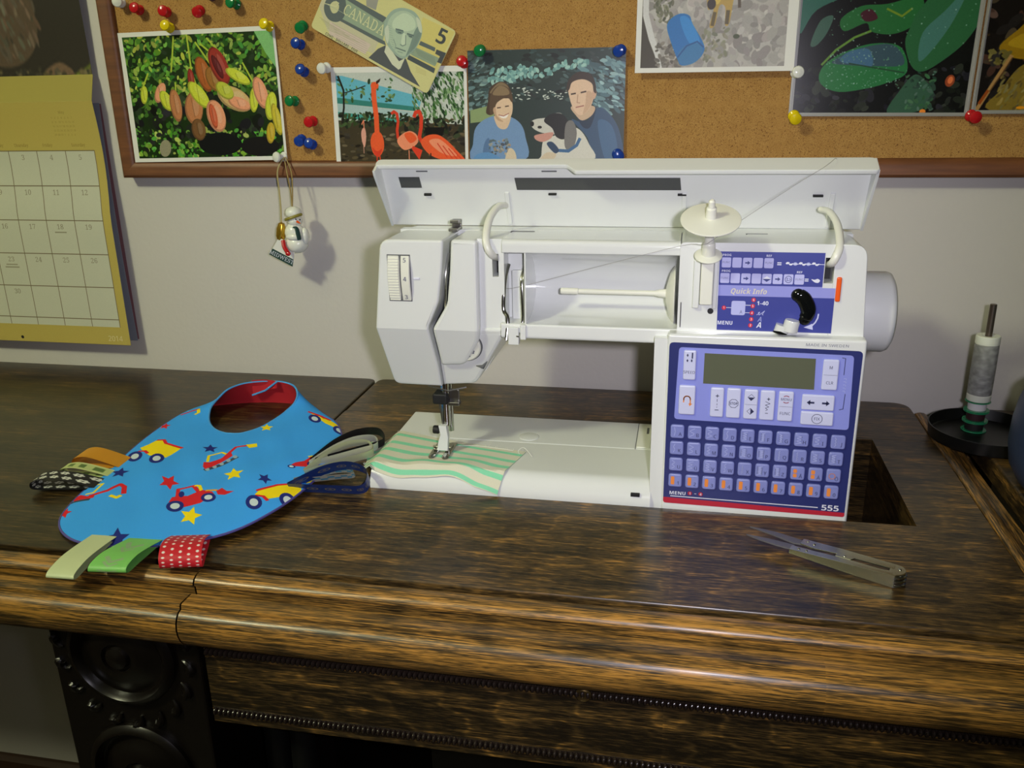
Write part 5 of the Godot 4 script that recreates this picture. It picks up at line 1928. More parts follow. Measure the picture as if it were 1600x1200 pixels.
	g.ball(at.call(735, 377, 0.3053), Vector3(0.0054, 0.0054, 0.0036), 16)
	g.ball(at.call(816, 597, 0.3050), Vector3(0.0047, 0.0047, 0.0032), 16)
	part(o, "winder_window", g, M.black_gloss, "glossy black kidney shaped window")
	g = Geo.new()
	g.lathe([[0.0, 0.0], [0.0058, 0.0], [0.0060, 0.0008], [0.0060, 0.0080], [0.0054, 0.0092], [0.0, 0.0094]], Transform3D(Basis(Vector3(0, 0, 1), -0.15), at.call(680, 690, 0.3110)), 28)
	g.lathe([[0.0, 0.0], [0.0056, 0.0], [0.0056, 0.0064], [0.0, 0.0068]], Transform3D(Basis(Vector3(0, 0, 1), -0.25), at.call(600, 712, 0.3085)), 28)
	var wind := part(o, "bobbin_winder", g, M.gloss_plastic)
	g = Geo.new()
	g.tube([at.call(528, 688, 0.3130), at.call(590, 700, 0.3146), at.call(650, 712, 0.3140)], [0.0006, 0.0015, 0.0004], 8)
	part(wind, "winder_blade", g, M.black_gloss)
	# --- upright spool pin, leaning out, in its bracket
	g = Geo.new()
	g.rbox(Vector3(0.0080, 0.9248, 0.3042), Vector3(0.0132, 0.9640, 0.3085), 0.001)
	g.rbox(Vector3(0.0238, 0.9248, 0.3042), Vector3(0.0270, 0.9640, 0.3085), 0.001)
	part(o, "pin_bracket", g, W)
	g = Geo.new()
	g.rbox(Vector3(0.0136, 0.9285, 0.3040), Vector3(0.0234, 0.9660, 0.3120), 0.001)
	var ax := Transform3D(Basis(Vector3(1, 0, 0), Vector3(0, 0.9063, 0.4226), Vector3(0, -0.4226, 0.9063)), Vector3(0.0185, 0.9675, 0.3130))
	g.lathe([[0.0, -0.002], [0.0070, -0.001], [0.0106, 0.0006], [0.0107, 0.0014], [0.0096, 0.0022], [0.0055, 0.0030], [0.0048, 0.0120], [0.0036, 0.0135], [0.0036, 0.0300]], ax, 36)
	g.lathe([[0.0, 0.0325], [0.0200, 0.0330], [0.0224, 0.0334], [0.0226, 0.0342], [0.0218, 0.0348], [0.0042, 0.0362], [0.0038, 0.0440], [0.0026, 0.0450], [0.0024, 0.0500], [0.0012, 0.0512], [0.0, 0.0512]], ax, 48)
	part(o, "upright_spool_pin", g, M.cream_plastic)
	# --- hand wheel
	g = Geo.new()
	g.lathe([[0.0, -0.014], [0.0250, -0.014], [0.0325, -0.0130], [0.0338, -0.0118], [0.0340, 0.0100], [0.0325, 0.0135], [0.0290, 0.0155], [0.0, 0.0165]], Transform3D(along, Vector3(0.1560, 0.9110, 0.2450)), 48)
	g.lathe([[0.0140, -0.025], [0.0140, -0.010]], Transform3D(along, Vector3(0.1560, 0.9110, 0.2450)), 24)
	part(o, "hand_wheel", g, W)
	# --- lid, hinged at the back, leaning forward over the arm
	var la := deg_to_rad(25.0)
	var lb := Basis(Vector3(1, 0, 0), Vector3(0, -sin(la), cos(la)), Vector3(0, -cos(la), -sin(la)))   # x, inside normal, down along the lid
	var lid_at := Vector3(0, 0.9760, 0.2430)
	var lt := Transform3D(lb, lid_at)
	g = Geo.new()
	# shell: plate, end walls, lower edge (local: x, y = inside normal, z = -distance from the hinge)
	g.rbox(Vector3(-0.2700, -0.0200, -0.0580), Vector3(0.1470, -0.0170, 0.0080), 0.0014)
	g.move(0, lt)
	var n0 := g.p.size()
	g.extr(v2([0.0080, -0.0200, -0.0580, -0.0200, -0.0580, -0.0010, -0.0530, -0.0010, 0.0080, -0.0160]), -0.0025, 0.0, 0.0008, 2, Transform3D(Basis(Vector3(0, 0, 1), Vector3(0, 1, 0), Vector3(-1, 0, 0)), Vector3(-0.2700, 0, 0)))
	g.extr(v2([0.0080, -0.0200, -0.0580, -0.0200, -0.0580, -0.0010, -0.0530, -0.0010, 0.0080, -0.0160]), 0.0, 0.0025, 0.0008, 2, Transform3D(Basis(Vector3(0, 0, 1), Vector3(0, 1, 0), Vector3(-1, 0, 0)), Vector3(0.1470, 0, 0)))
	g.move(n0, lt)
	n0 = g.p.size()
	g.extr(fillet(v2([-0.2700, -0.0200, 0.1470, -0.0200, 0.1470, 0.0005, -0.0920, 0.0005, -0.1000, -0.0092, -0.2700, -0.0092]), [0.006, 0.006, 0.004, 0.002, 0.002, 0.004], 4), -0.0590, -0.0550, 0.001, 2, Transform3D.IDENTITY, true, 0.001)
	g.move(n0, lt)
	var lid := part(o, "lid", g, W, "open hinged lid")
	for s in [[-0.2530, 0.0322, -0.2335, 0.0428, 0.0016], [-0.1478, 0.0303, -0.0055, 0.0420, 0.003]]:
		g = Geo.new()
		g.extr(v2([s[0], s[3], s[2] - s[4] * 0.2, s[3], s[2] + s[4] * 0.2, s[1], s[0] + s[4] * 0.4, s[1]]), -0.0004, 0.0004, 0.0, 1, Transform3D(Basis(Vector3(1, 0, 0), Vector3(0, 0, -1), Vector3(0, 1, 0)), Vector3(0, -0.0169, 0)))
		g.move(0, lt)
		part(lid, "lid_opening", g, M.window_grey)
	for s in [[-0.2357, 0.0480, -0.2251, 0.0492, 0], [-0.1235, 0.0478, -0.1102, 0.0490, 0], [-0.2320, 0.0246, -0.2252, 0.0266, 1], [-0.1189, 0.0256, -0.1117, 0.0272, 1], [-0.0077, 0.0254, -0.0004, 0.0270, 1], [0.1022, 0.0248, 0.1105, 0.0264, 1]]:
		g = Geo.new()
		g.rbox(Vector3(s[0], -0.0172, -s[3]), Vector3(s[2], -0.0164 if s[4] == 0 else -0.0150, -s[1]), 0.0004)
		g.move(0, lt)
		part(lid, "lid_catch", g, M.seam_grey if s[4] == 0 else M.slot_black)
	# ribs that strengthen the lid
	for x in [-0.156, -0.002, 0.118]:
		g = Geo.new()
		g.rbox(Vector3(x - 0.002, -0.0175, -0.0280), Vector3(x + 0.002, -0.0155, 0.0050), 0.0006)
		g.move(0, lt)
		part(lid, "lid_rib", g, W)
	for s in [[[-0.1545, 0.9985, 0.2520], [-0.1592, 0.9985, 0.2620], [-0.1628, 0.9915, 0.2790], [-0.1628, 0.9800, 0.2960], [-0.1606, 0.9705, 0.3020], [-0.1570, 0.9630, 0.2990], [-0.1552, 0.9590, 0.2860]], [[0.1080, 0.9965, 0.2520], [0.1130, 0.9960, 0.2640], [0.1168, 0.9890, 0.2820], [0.1168, 0.9770, 0.3030], [0.1142, 0.9690, 0.3090], [0.1116, 0.9625, 0.3060], [0.1108, 0.9585, 0.2890]]]:
		g = Geo.new()
		var path := []
		for q in s:
			path.append(Vector3(q[0], q[1], q[2]))
		g.tube(curve(path, 5), 0.0032, 12, true, 0.8)
		part(o, "lid_stay", g, M.cream_plastic)
	for s in [[-0.1485, -0.1280], [0.0493, 0.0668]]:
		g = Geo.new()
		g.box(Vector3(s[0], 0.9760, 0.2590), Vector3(s[1], 0.9775, 0.2598))
		g.box(Vector3(s[0], 0.9760, 0.2590), Vector3(s[0] + 0.0008, 0.9775, 0.2640))
		part(o, "hinge_seam", g, M.seam_grey)
	g = Geo.new()
	g.box(Vector3(-0.2520, 0.9700, 0.2400), Vector3(0.1350, 0.9768, 0.2520))
	part(o, "hinge_strip", g, W)
	# --- free arm, accessory tray, needle gear
	g = Geo.new()
	g.rbox(Vector3(-0.2755, 0.7380, 0.1700), Vector3(-0.0210, 0.7695, 0.2382), 0.002)
	var arm := part(o, "free_arm", g, W)
	g = Geo.new()
	g.extr(rrect(-0.0368, 0.1745, -0.0238, 0.2340, 0.002), 0.7690, 0.7702, 0.0004, 2, Transform3D(Basis(Vector3(1, 0, 0), Vector3(0, 0, -1), Vector3(0, 1, 0)), Vector3(0, 0, 0.4085)))
	part(arm, "bobbin_latch", g, M.cream_plastic)
	g = Geo.new()
	g.box(Vector3(-0.0376, 0.7690, 0.1720), Vector3(-0.0370, 0.7699, 0.2380))
	g.rbox(Vector3(-0.0284, 0.7695, 0.1850), Vector3(-0.0262, 0.7708, 0.2000), 0.0003)
	part(arm, "latch_slot", g, M.seam_grey)
	g = Geo.new()
	g.lathe([[0.0, 0.0], [0.0100, 0.0], [0.0100, 0.0006], [0.0085, 0.0013], [0.0, 0.0016]], Transform3D(Basis(), Vector3(-0.1420, 0.7692, 0.2230)), 32)
	part(arm, "oval_button", g, M.gloss_plastic)
	g = Geo.new()
	g.extr(fillet(v2([0.2388, 0.7380, 0.3175, 0.7380, 0.3175, 0.7560, 0.3080, 0.7700, 0.2388, 0.7697]), [0.0, 0.0, 0.005, 0.010, 0.0006], 5), -0.2740, -0.0195, 0.0, 2, Transform3D(Basis(Vector3(0, 0, 1), Vector3(0, 1, 0), Vector3(-1, 0, 0)), Vector3(-0.2935, 0, 0)))
	var tray := part(o, "accessory_tray", g, M.gloss_plastic)
	g = Geo.new()
	g.rbox(Vector3(-0.0362, 0.7585, 0.3150), Vector3(-0.0284, 0.7615, 0.3178), 0.0004)
	part(tray, "tray_notch", g, M.slot_black)
	g = Geo.new()
	g.lathe([[0.0045, 0.842], [0.0045, 0.797]], Transform3D(Basis(), Vector3(-0.2118, 0, 0.2700)), 20)
	g.lathe([[0.0, 0.797], [0.0045, 0.7972]], Transform3D(Basis(), Vector3(-0.2118, 0, 0.2700)), 20)
	g.lathe([[0.0026, 0.846], [0.0026, 0.788], [0.0, 0.7875]], Transform3D(Basis(), Vector3(-0.2098, 0, 0.2620)), 16)
	part(o, "presser_bar", g, M.chrome)
	g = Geo.new()
	g.rbox(Vector3(-0.2222, 0.8195, 0.2640), Vector3(-0.2080, 0.8300, 0.2790), 0.002)
	part(o, "needle_clamp", g, M.slot_black)
	g = Geo.new()
	g.rbox(Vector3(-0.2085, 0.8190, 0.2680), Vector3(-0.1985, 0.8325, 0.2710), 0.0008)
	g.rbox(Vector3(-0.2085, 0.8180, 0.2680), Vector3(-0.1975, 0.8215, 0.2760), 0.0008)
	part(o, "clamp_screw", g, M.steel)
	g = Geo.new()
	g.tube([Vector3(-0.2160, 0.8200, 0.2760), Vector3(-0.2145, 0.8000, 0.2745), Vector3(-0.2140, 0.7740, 0.2740)], [0.0009, 0.0008, 0.0003], 8)
	part(o, "needle", g, M.steel)
	g = Geo.new()
	g.tube([Vector3(-0.2250, 0.8385, 0.2800), Vector3(-0.2050, 0.8350, 0.2830), Vector3(-0.1890, 0.8385, 0.2800)], 0.0007, 6)
	part(o, "needle_plate_wire", g, M.steel)
	g = Geo.new()
	g.extr(v2([-0.2175, 0.7990, -0.2100, 0.7990, -0.2085, 0.7880, -0.2095, 0.7740, -0.2200, 0.7740, -0.2180, 0.7840, -0.2160, 0.7900]), 0.2745, 0.2800, 0.0008)
	part(o, "presser_ankle", g, M.gloss_plastic)
	g = Geo.new()
	for x in [-0.2222, -0.2092]:
		g.rbox(Vector3(x - 0.0032, 0.7712, 0.2560), Vector3(x + 0.0032, 0.7730, 0.2900), 0.0006)
		g.ball(Vector3(x, 0.7722, 0.2885), Vector3(0.0034, 0.0018, 0.0060), 12)
	g.rbox(Vector3(-0.2235, 0.7722, 0.2620), Vector3(-0.2080, 0.7752, 0.2790), 0.0008)
	g.tube([Vector3(-0.2240, 0.7765, 0.2760), Vector3(-0.2070, 0.7765, 0.2760)], 0.0013, 8)
	part(o, "presser_foot", g, M.chrome)
	g = Geo.new()
	g.lathe([[0.0, 0.0], [0.0036, 0.0], [0.0040, 0.0010], [0.0040, 0.0048], [0.0034, 0.0056], [0.0, 0.0056]], Transform3D(along, Vector3(-0.2245, 0.7920, 0.2720)), 20)
	part(o, "foot_screw", g, M.slot_black)
	g = Geo.new()
	g.rbox(Vector3(-0.2172, 0.8030, 0.2350), Vector3(-0.2144, 0.8130, 0.2420), 0.0008)
	part(o, "presser_lifter", g, M.cream_plastic)
	build_keypad(o)


func build_keypad(o: Node3D) -> void:
	var g := Geo.new()
	g.rbox(Vector3(-0.0100, 0.7400, 0.2800), Vector3(0.1428, 0.9050, 0.3160), 0.0026)
	g.box(Vector3(-0.0205, 0.7400, 0.2470), Vector3(-0.0090, 0.9000, 0.3135))
	part(o, "keypad_housing", g, M.white_plastic)
	var z := 0.3160
	# prints sit on the face; keys and buttons stand up from it; the rows fall a little to the right
	var k := func(x: float, y: float) -> float: return y - 0.014 * (x - 0.065)
	var skew := func(q: Geo) -> void:
		for i in q.p.size():
			q.p[i].y = k.call(q.p[i].x, q.p[i].y)
	g = Geo.new()
	g.extr(rrect(-0.0084, 0.7537, 0.1400, 0.8972, 0.0035), z - 0.0004, z + 0.0004)
	skew.call(g)
	var face := part(o, "keypad_face", g, M.navy, "dark blue keypad")
	g = Geo.new()
	g.extr(fillet(v2([-0.0084, 0.7537, 0.1400, 0.7537, 0.1400, 0.7575, -0.0084, 0.7590]), [0.0034, 0.0034, 0.0, 0.0], 4), z + 0.0003, z + 0.0006)
	skew.call(g)
	part(face, "red_stripe", g, M.print_red)
	g = Geo.new()
	g.extr(fillet(v2([-0.0022, 0.8312, 0.1356, 0.8312, 0.1336, 0.8935, -0.0006, 0.8935]), 0.0030), z + 0.0003, z + 0.0007)
	skew.call(g)
	part(face, "button_field", g, M.periwinkle)
	g = Geo.new()
	g.extr(v2([0.0198, 0.8638, 0.1062, 0.8638, 0.1054, 0.8895, 0.0198, 0.8895]), z + 0.0004, z + 0.0010)
	skew.call(g)
	part(o, "display", g, M.lcd, "grey green display")
	g = Geo.new()
	letters(g, "MADE IN SWEDEN", 0.1130, 0.9000, z + 0.0003, 0.0022, "sans", true, 0.0, 1.3)
	part(o, "lettering", g, M.ink_grey)
	g = Geo.new()
	letters(g, "MENU", 0.0035, 0.7637, z + 0.0007, 0.0030, "bold", true, 0.0, 1.15)
	letters(g, "–", 0.0184, 0.7642, z + 0.0007, 0.0028, "bold")
	letters(g, "555", 0.1282, 0.7610, z + 0.0007, 0.0050, "bold", true, 0.0, 1.25)
	g.box(Vector3(-0.0025, 0.7602, z + 0.0004), Vector3(0.1185, 0.7609, z + 0.0007))
	skew.call(g)
	part(face, "lettering", g, M.print_white)
	g = Geo.new()
	for x in [0.0138, 0.0228]:
		g.lathe([[0.0, 0.0], [0.0018, 0.0], [0.0018, 0.0003], [0.0, 0.0003]], up_axis(Vector3(0, 0, 1), Vector3(x, 0.7642, z + 0.0003)), 16)
	skew.call(g)
	var dots := part(face, "red_dot", g, M.print_red)
	g = Geo.new()
	letters(g, "1", 0.0138, 0.7642, z + 0.0009, 0.0022, "bold")
	letters(g, "4", 0.0228, 0.7642, z + 0.0009, 0.0022, "bold")
	skew.call(g)
	part(dots, "lettering", g, M.print_white)
	g = Geo.new()
	g.stroke([Vector2(0.1250, 0.8905), Vector2(0.1275, 0.8900), Vector2(0.1275, 0.8765)], 0.0005, z + 0.0009)
	g.stroke([Vector2(0.1300, 0.8605), Vector2(0.1296, 0.8480), Vector2(0.1268, 0.8472)], 0.0005, z + 0.0009)
	part(face, "bracket_line", g, M.ink)
	g = Geo.new()
	for i in 5:
		g.stroke([Vector2(0.1278, 0.8735 - i * 0.0026), Vector2(0.1296, 0.8735 - i * 0.0026), Vector2(0.1296, 0.8722 - i * 0.0026)], 0.0004, z + 0.0009)
	part(face, "pale_mark", g, M.print_pale)
	# large buttons: outline, then signs
	var top := z + 0.0026
	for b in [["speed", 0.0034, 0.8665, 0.0134, 0.8915], ["reverse", 0.0010, 0.8362, 0.0142, 0.8616], ["length", 0.0264, 0.8358, 0.0370, 0.8612], ["stop", 0.0393, 0.8358, 0.0503, 0.8614], ["mirror", 0.0530, 0.8358, 0.0638, 0.8612], ["width", 0.0657, 0.8358, 0.0770, 0.8612], ["menu", 0.0798, 0.8358, 0.0914, 0.8612], ["memory", 0.1112, 0.8645, 0.1232, 0.8897], ["arrows", 0.0977, 0.8468, 0.1226, 0.8598], ["fix", 0.0979, 0.8340, 0.1230, 0.8455]]:
		g = Geo.new()
		g.extr(rrect(b[1], b[2], b[3], b[4], 0.0016), z, z + 0.0025, 0.0010, 3)
		skew.call(g)
		var o2 := part(o, "button", g, M.button)
		var cx: float = (b[1] + b[3]) / 2
		var cy: float = (b[2] + b[4]) / 2
		var s := Geo.new()
		var ink: Material = M.ink
		match b[0]:
			"speed":
				s.stroke([Vector2(cx + 0.0018, cy + 0.0105), Vector2(cx + 0.0018, cy + 0.0062)], 0.0011, top)
				s.stroke([Vector2(cx + 0.0014, cy + 0.0048), Vector2(cx + 0.0014, cy + 0.0034)], 0.0011, top)
				for y in [0.0085, 0.0040]:
					s.quad(Vector3(cx - 0.0028, cy + y, top), Vector3(cx - 0.0020, cy + y - 0.0014, top), Vector3(cx - 0.0012, cy + y, top), Vector3(cx - 0.0020, cy + y + 0.0014, top))
				letters(s, "SPEED", cx - 0.0002, cy - 0.0058, top, 0.0024)
				ink = M.ink
			"reverse":
				ink = M.print_orange
				var arc := []
				for i in 13:
					var a := PI * 1.08 - PI * 1.12 * i / 12
					arc.append(Vector2(cx + cos(a) * 0.0027, cy + 0.0010 + sin(a) * 0.0027))
				arc.push_front(Vector2(cx - 0.0027, cy - 0.0016))
				arc.append(Vector2(cx + 0.0027, cy - 0.0026))
				s.stroke(arc, 0.0010, top)
				s.tri(Vector3(cx + 0.0012, cy - 0.0026, top), Vector3(cx + 0.0024, cy - 0.0050, top), Vector3(cx + 0.0044, cy - 0.0026, top))
			"length":
				s.stroke([Vector2(cx - 0.0012, cy + 0.0058), Vector2(cx + 0.0012, cy + 0.0058)], 0.0006, top)
				s.stroke([Vector2(cx, cy + 0.0070), Vector2(cx, cy + 0.0046)], 0.0006, top)
				for q in [[0.0030, 0.0008], [-0.0008, -0.0022], [-0.0036, -0.0042]]:
					s.stroke([Vector2(cx, cy + q[0]), Vector2(cx, cy + q[1])], 0.0004, top)
				s.stroke([Vector2(cx - 0.0014, cy - 0.0064), Vector2(cx + 0.0014, cy - 0.0064)], 0.0006, top)
			"stop":
				var ring := []
				for i in 9:
					ring.append(Vector2(cx + cos(TAU * (i + 0.5) / 8) * 0.0038, cy + sin(TAU * (i + 0.5) / 8) * 0.0038))
				s.stroke(ring, 0.0004, top)
				letters(s, "STOP", cx, cy, top, 0.0022, "bold", true, 0.0, 0.85)
				ink = M.ink
			"mirror":
				for y in [0.0062, -0.0058]:
					var d := 0.0027
					s.stroke([Vector2(cx - d, cy + y), Vector2(cx, cy + y + d), Vector2(cx + d, cy + y), Vector2(cx, cy + y - d), Vector2(cx - d, cy + y)], 0.0003, top)
					if y > 0:
						s.tri(Vector3(cx - d, cy + y, top), Vector3(cx, cy + y - d, top), Vector3(cx + d, cy + y, top))
					else:
						s.tri(Vector3(cx, cy + y - d, top), Vector3(cx + d, cy + y, top), Vector3(cx, cy + y + d, top))
				s.stroke([Vector2(b[1] + 0.0008, cy), Vector2(b[3] - 0.0008, cy)], 0.0002, top)
			"width":
				s.stroke([Vector2(cx - 0.0005, cy + 0.0056), Vector2(cx + 0.0017, cy + 0.0056)], 0.0006, top)
				s.stroke([Vector2(cx + 0.0006, cy + 0.0067), Vector2(cx + 0.0006, cy + 0.0045)], 0.0006, top)
				s.stroke([Vector2(cx - 0.0016, cy + 0.0034), Vector2(cx + 0.0020, cy + 0.0018), Vector2(cx - 0.0016, cy + 0.0004), Vector2(cx + 0.0012, cy - 0.0010), Vector2(cx - 0.0014, cy - 0.0022), Vector2(cx + 0.0004, cy - 0.0034), Vector2(cx - 0.0010, cy - 0.0044)], 0.0004, top)
				s.stroke([Vector2(cx - 0.0012, cy - 0.0066), Vector2(cx + 0.0008, cy - 0.0066)], 0.0005, top)
			"menu":
				letters(s, "MENU", cx, cy + 0.0062, top, 0.0022)
				letters(s, "FUNC", cx, cy - 0.0058, top, 0.0024)
				s.stroke([Vector2(b[1] + 0.0008, cy), Vector2(b[3] - 0.0008, cy)], 0.0002, top)
				var r := Geo.new()
				for up in [1.0, -1.0]:
					var arc := []
					for i in 7:
						var a: float = (PI * 0.28 + PI * 0.44 * i / 6) * up
						arc.append(Vector2(cx + cos(a) * 0.0030, cy + 0.0062 + sin(a) * 0.0030))
					r.stroke(arc, 0.0006, top)
				skew.call(r)
				part(o2, "red_arc", r, M.print_red)
			"memory":
				letters(s, "M", cx, cy + 0.0062, top, 0.0024)
				letters(s, "CLR", cx, cy - 0.0064, top, 0.0024)
				s.stroke([Vector2(b[1] + 0.0008, cy), Vector2(b[3] - 0.0008, cy)], 0.0002, top)
			"arrows":
				for d in [-1.0, 1.0]:
					var x: float = cx + d * 0.0058
					s.stroke([Vector2(x - d * 0.0024, cy), Vector2(x + d * 0.0006, cy)], 0.0016, top)
					s.tri(Vector3(x + d * 0.0003, cy - 0.0023, top), Vector3(x + d * 0.0030, cy, top), Vector3(x + d * 0.0003, cy + 0.0023, top))
			"fix":
				var ring := []
				for i in 25:
					ring.append(Vector2(cx + cos(TAU * i / 24) * 0.0040, cy + sin(TAU * i / 24) * 0.0040))
				s.stroke(ring, 0.0004, top)
				letters(s, "FIX", cx, cy, top, 0.0024)
		skew.call(s)
		part(o2, "sign", s, ink)
	# forty keys: letter at the lower right, stitch at the left
	var names := "ABCDEFGHIJKLMNOPQRSTUÜVWXYZÅÄÖ1234567890"
	for r in 4:
		for c in 10:
			var n := r * 10 + c
			var x := -0.0046 + c * 0.01418 - r * 0.00004 * c
			var y: float = 0.8145 - r * 0.01490
			g = Geo.new()
			g.extr(rrect(x, y, x + 0.0113, y + 0.0119, 0.0022), z, z + 0.0022, 0.0010, 3)
			skew.call(g)
			var key := part(o, "key", g, M.key_blue)
			g = Geo.new()
			letters(g, names[n], x + 0.0080, y + 0.0040, z + 0.0023, 0.0031)
			skew.call(g)
			part(key, "lettering", g, M.ink)
			g = Geo.new()
			var sx := x + 0.0036
			var orange := n >= 27
			if orange and r == 3:
				g.extr(rrect(sx - 0.0016, y + 0.0024, sx + 0.0014, y + 0.0098, 0.0008 + 0.0002 * (c % 4)), z + 0.0020, z + 0.00235)
			elif orange:
				if n == 29:
					var ring := []
					for i in 13:
						ring.append(Vector2(sx + 0.0008 + cos(TAU * i / 12) * 0.0024, y + 0.0058 + sin(TAU * i / 12) * 0.0024))
					g.stroke(ring, 0.0005, z + 0.0023)
				else:
					for h in [0.0024, 0.0064]:
						g.extr(rrect(sx - 0.0016, y + h, sx + 0.0014, y + h + 0.0034, 0.0012 if n == 27 else 0.0005), z + 0.0020, z + 0.00235)
			else:
				var pts := []
				var m: int = [2, 3, 4, 3, 7, 9, 8, 6, 5, 6][n % 10] + r
				var wide: float = [0.0001, 0.0003, 0.0010, 0.0004, 0.0016, 0.0012, 0.0018, 0.0018, 0.0016, 0.0020][(n * 7 + r) % 10] + 0.0003
				for i in m + 1:
					pts.append(Vector2(sx + (wide if i % 2 else -wide), y + 0.0024 + 0.0074 * i / m))
				g.stroke(pts, 0.00050, z + 0.0023)
			skew.call(g)
			part(key, "stitch_mark", g, M.print_orange if orange else M.print_pale)


func build_cloth_swatch() -> void:
	var o := thing("fabric_swatch", "mint and cream striped cloth pocket piece lying under the presser foot of the sewing machine", "fabric", Vector3(-0.22, 0.77, 0.3))
	# corners on the table plan; u runs to the right, v to the front
	var a := Vector2(-0.309, 0.216)
	var b := Vector2(-0.138, 0.263)
	var c := Vector2(-0.1540, 0.3290)
	var d := Vector2(-0.2830, 0.3130)
	var f := func(u: float, v: float) -> Vector3:
		var q := a.lerp(b, u).lerp(d.lerp(c, u), v)
		q.y += 0.004 * sin(u * PI) * (1.0 - v) + 0.004 * sin(u * 7.0) * v
		var y := 0.7708
		if q.x < -0.270:
			y = lerpf(0.7708, 0.7535, smoothstep(-0.270, -0.296, q.x))
		var bump := 0.0022 * sin(u * 9.0 + v * 2.0) * smoothstep(0.35, 0.8, v) + 0.0035 * exp(-pow((u - 0.42) / 0.16, 2) - pow((v - 0.78) / 0.14, 2))
		y += maxf(bump, 0.0) + 0.0006 * sin(u * 23.0 + v * 5.0) * v
		# over the tray's front edge the cloth hangs down
		var over := q.y - 0.3000
		if over > 0.0 and q.x > -0.272:
			var way := [Vector2(0.3000, 0.0), Vector2(0.3085, 0.0004), Vector2(0.3188, -0.0138), Vector2(0.3198, -0.0190), Vector2(0.3500, -0.0192)]
			for k in 4:
				var len: float = way[k].distance_to(way[k + 1])
				if over <= len or k == 3:
					var w: Vector2 = way[k].lerp(way[k + 1], over / len)
					return Vector3(q.x, y + w.y, w.x)
				over -= len
		return Vector3(q.x, y, q.y)
	var g := Geo.new()
	g.sheet(func(u: float, v: float) -> Vector3: return f.call(u, v), 40, 28, -0.0008)
	part(o, "striped_cloth", flipped(g), print_mat("stripe_print", print_stripes(), 0.9))
	# frayed threads along the back edge and the left end
	var rng := RandomNumberGenerator.new()
	rng.seed = 9
	g = Geo.new()
	for k in 46:
		var u := rng.randf()
		var e: Vector3 = f.call(u, 0.0) if k % 3 else f.call(0.0, u)
		var dir := Vector3(rng.randf_range(-0.4, 0.4), 0.1, -1) if k % 3 else Vector3(-1, 0.1, rng.randf_range(-0.4, 0.4))
		g.tube([e, e + dir * rng.randf_range(0.001, 0.0042)], 0.00016, 4, false)
	g.tube(curve([f.call(0.98, 0.1), Vector3(-0.1440, 0.7745, 0.2700), Vector3(-0.1390, 0.7760, 0.2660), Vector3(-0.1300, 0.7708, 0.2740)]), 0.0003, 5)
	g.tube(curve([Vector3(-0.2040, 0.7722, 0.2620), Vector3(-0.1850, 0.7716, 0.2580), Vector3(-0.1640, 0.7712, 0.2600), Vector3(-0.1500, 0.7716, 0.2640)]), 0.0003, 5)
	part(o, "frayed_threads", g, M.paper).set_meta("kind", "stuff")


# a ribbon folded into a loop: from `at` outwards along `out`, `wide` along `across`, rising to `high`
func ribbon(o: Node3D, called: String, label: String, at: Vector3, out: Vector3, across: Vector3, length: float, wide: float, high: float, m: Material, sag := 0.0, twist := 0.0) -> void:
	out = out.normalized()
	across = across.normalized()
	var rise := across.cross(out).normalized()
	if rise.y < 0.0:
		rise = -rise
	var ctl := [Vector2(-0.012, 0.0015), Vector2(0.25 * length, high * 0.75), Vector2(0.62 * length, high), Vector2(0.92 * length, high * 0.82 - sag * 0.4), Vector2(length, high * 0.40 - sag * 0.7), Vector2(0.93 * length, high * 0.06 - sag), Vector2(0.6 * length, 0.0006 - sag * 0.5), Vector2(0.2 * length, 0.0004), Vector2(-0.012, 0.0004)]
	var path := []
	for q in ctl:
		path.append(Vector3(q.x, q.y, 0))
	path = curve(path, 4)
	var rows := []
	for i in path.size():
		var s := float(i) / (path.size() - 1)
		var c: Vector3 = at + out * path[i].x + rise * path[i].y
		var slant := Vector3(0, twist * sin(s * PI), 0)
		rows.append(PackedVector3Array([c - across * wide / 2 - slant, c + across * wide / 2 + slant]))
	var g := Geo.new()
	g.grid(rows, false, 0.0, 1.0, 0.0, 1.0)
	for i in g.t.size():
		g.t[i] = Vector2(g.t[i].y * length * 20.0, g.t[i].x)
	# a hair of thickness
	var n := g.p.size()
	var back := Geo.new()
	var rows2 := []
	for i in rows.size():
		var t: Vector3 = (path[mini(i + 1, path.size() - 1)] - path[maxi(i - 1, 0)]).normalized()
		var nn := (out * -t.y + rise * t.x) * 0.0003
		rows2.append(PackedVector3Array([rows[i][0] - nn, rows[i][1] - nn]))
	back.grid(rows2, true)
	for i in back.t.size():
		back.t[i] = Vector2(back.t[i].y * length * 20.0, back.t[i].x)
	g.p.append_array(back.p)
	g.t.append_array(back.t)
	part(o, called, g, m, label)
	assert(n > 0)


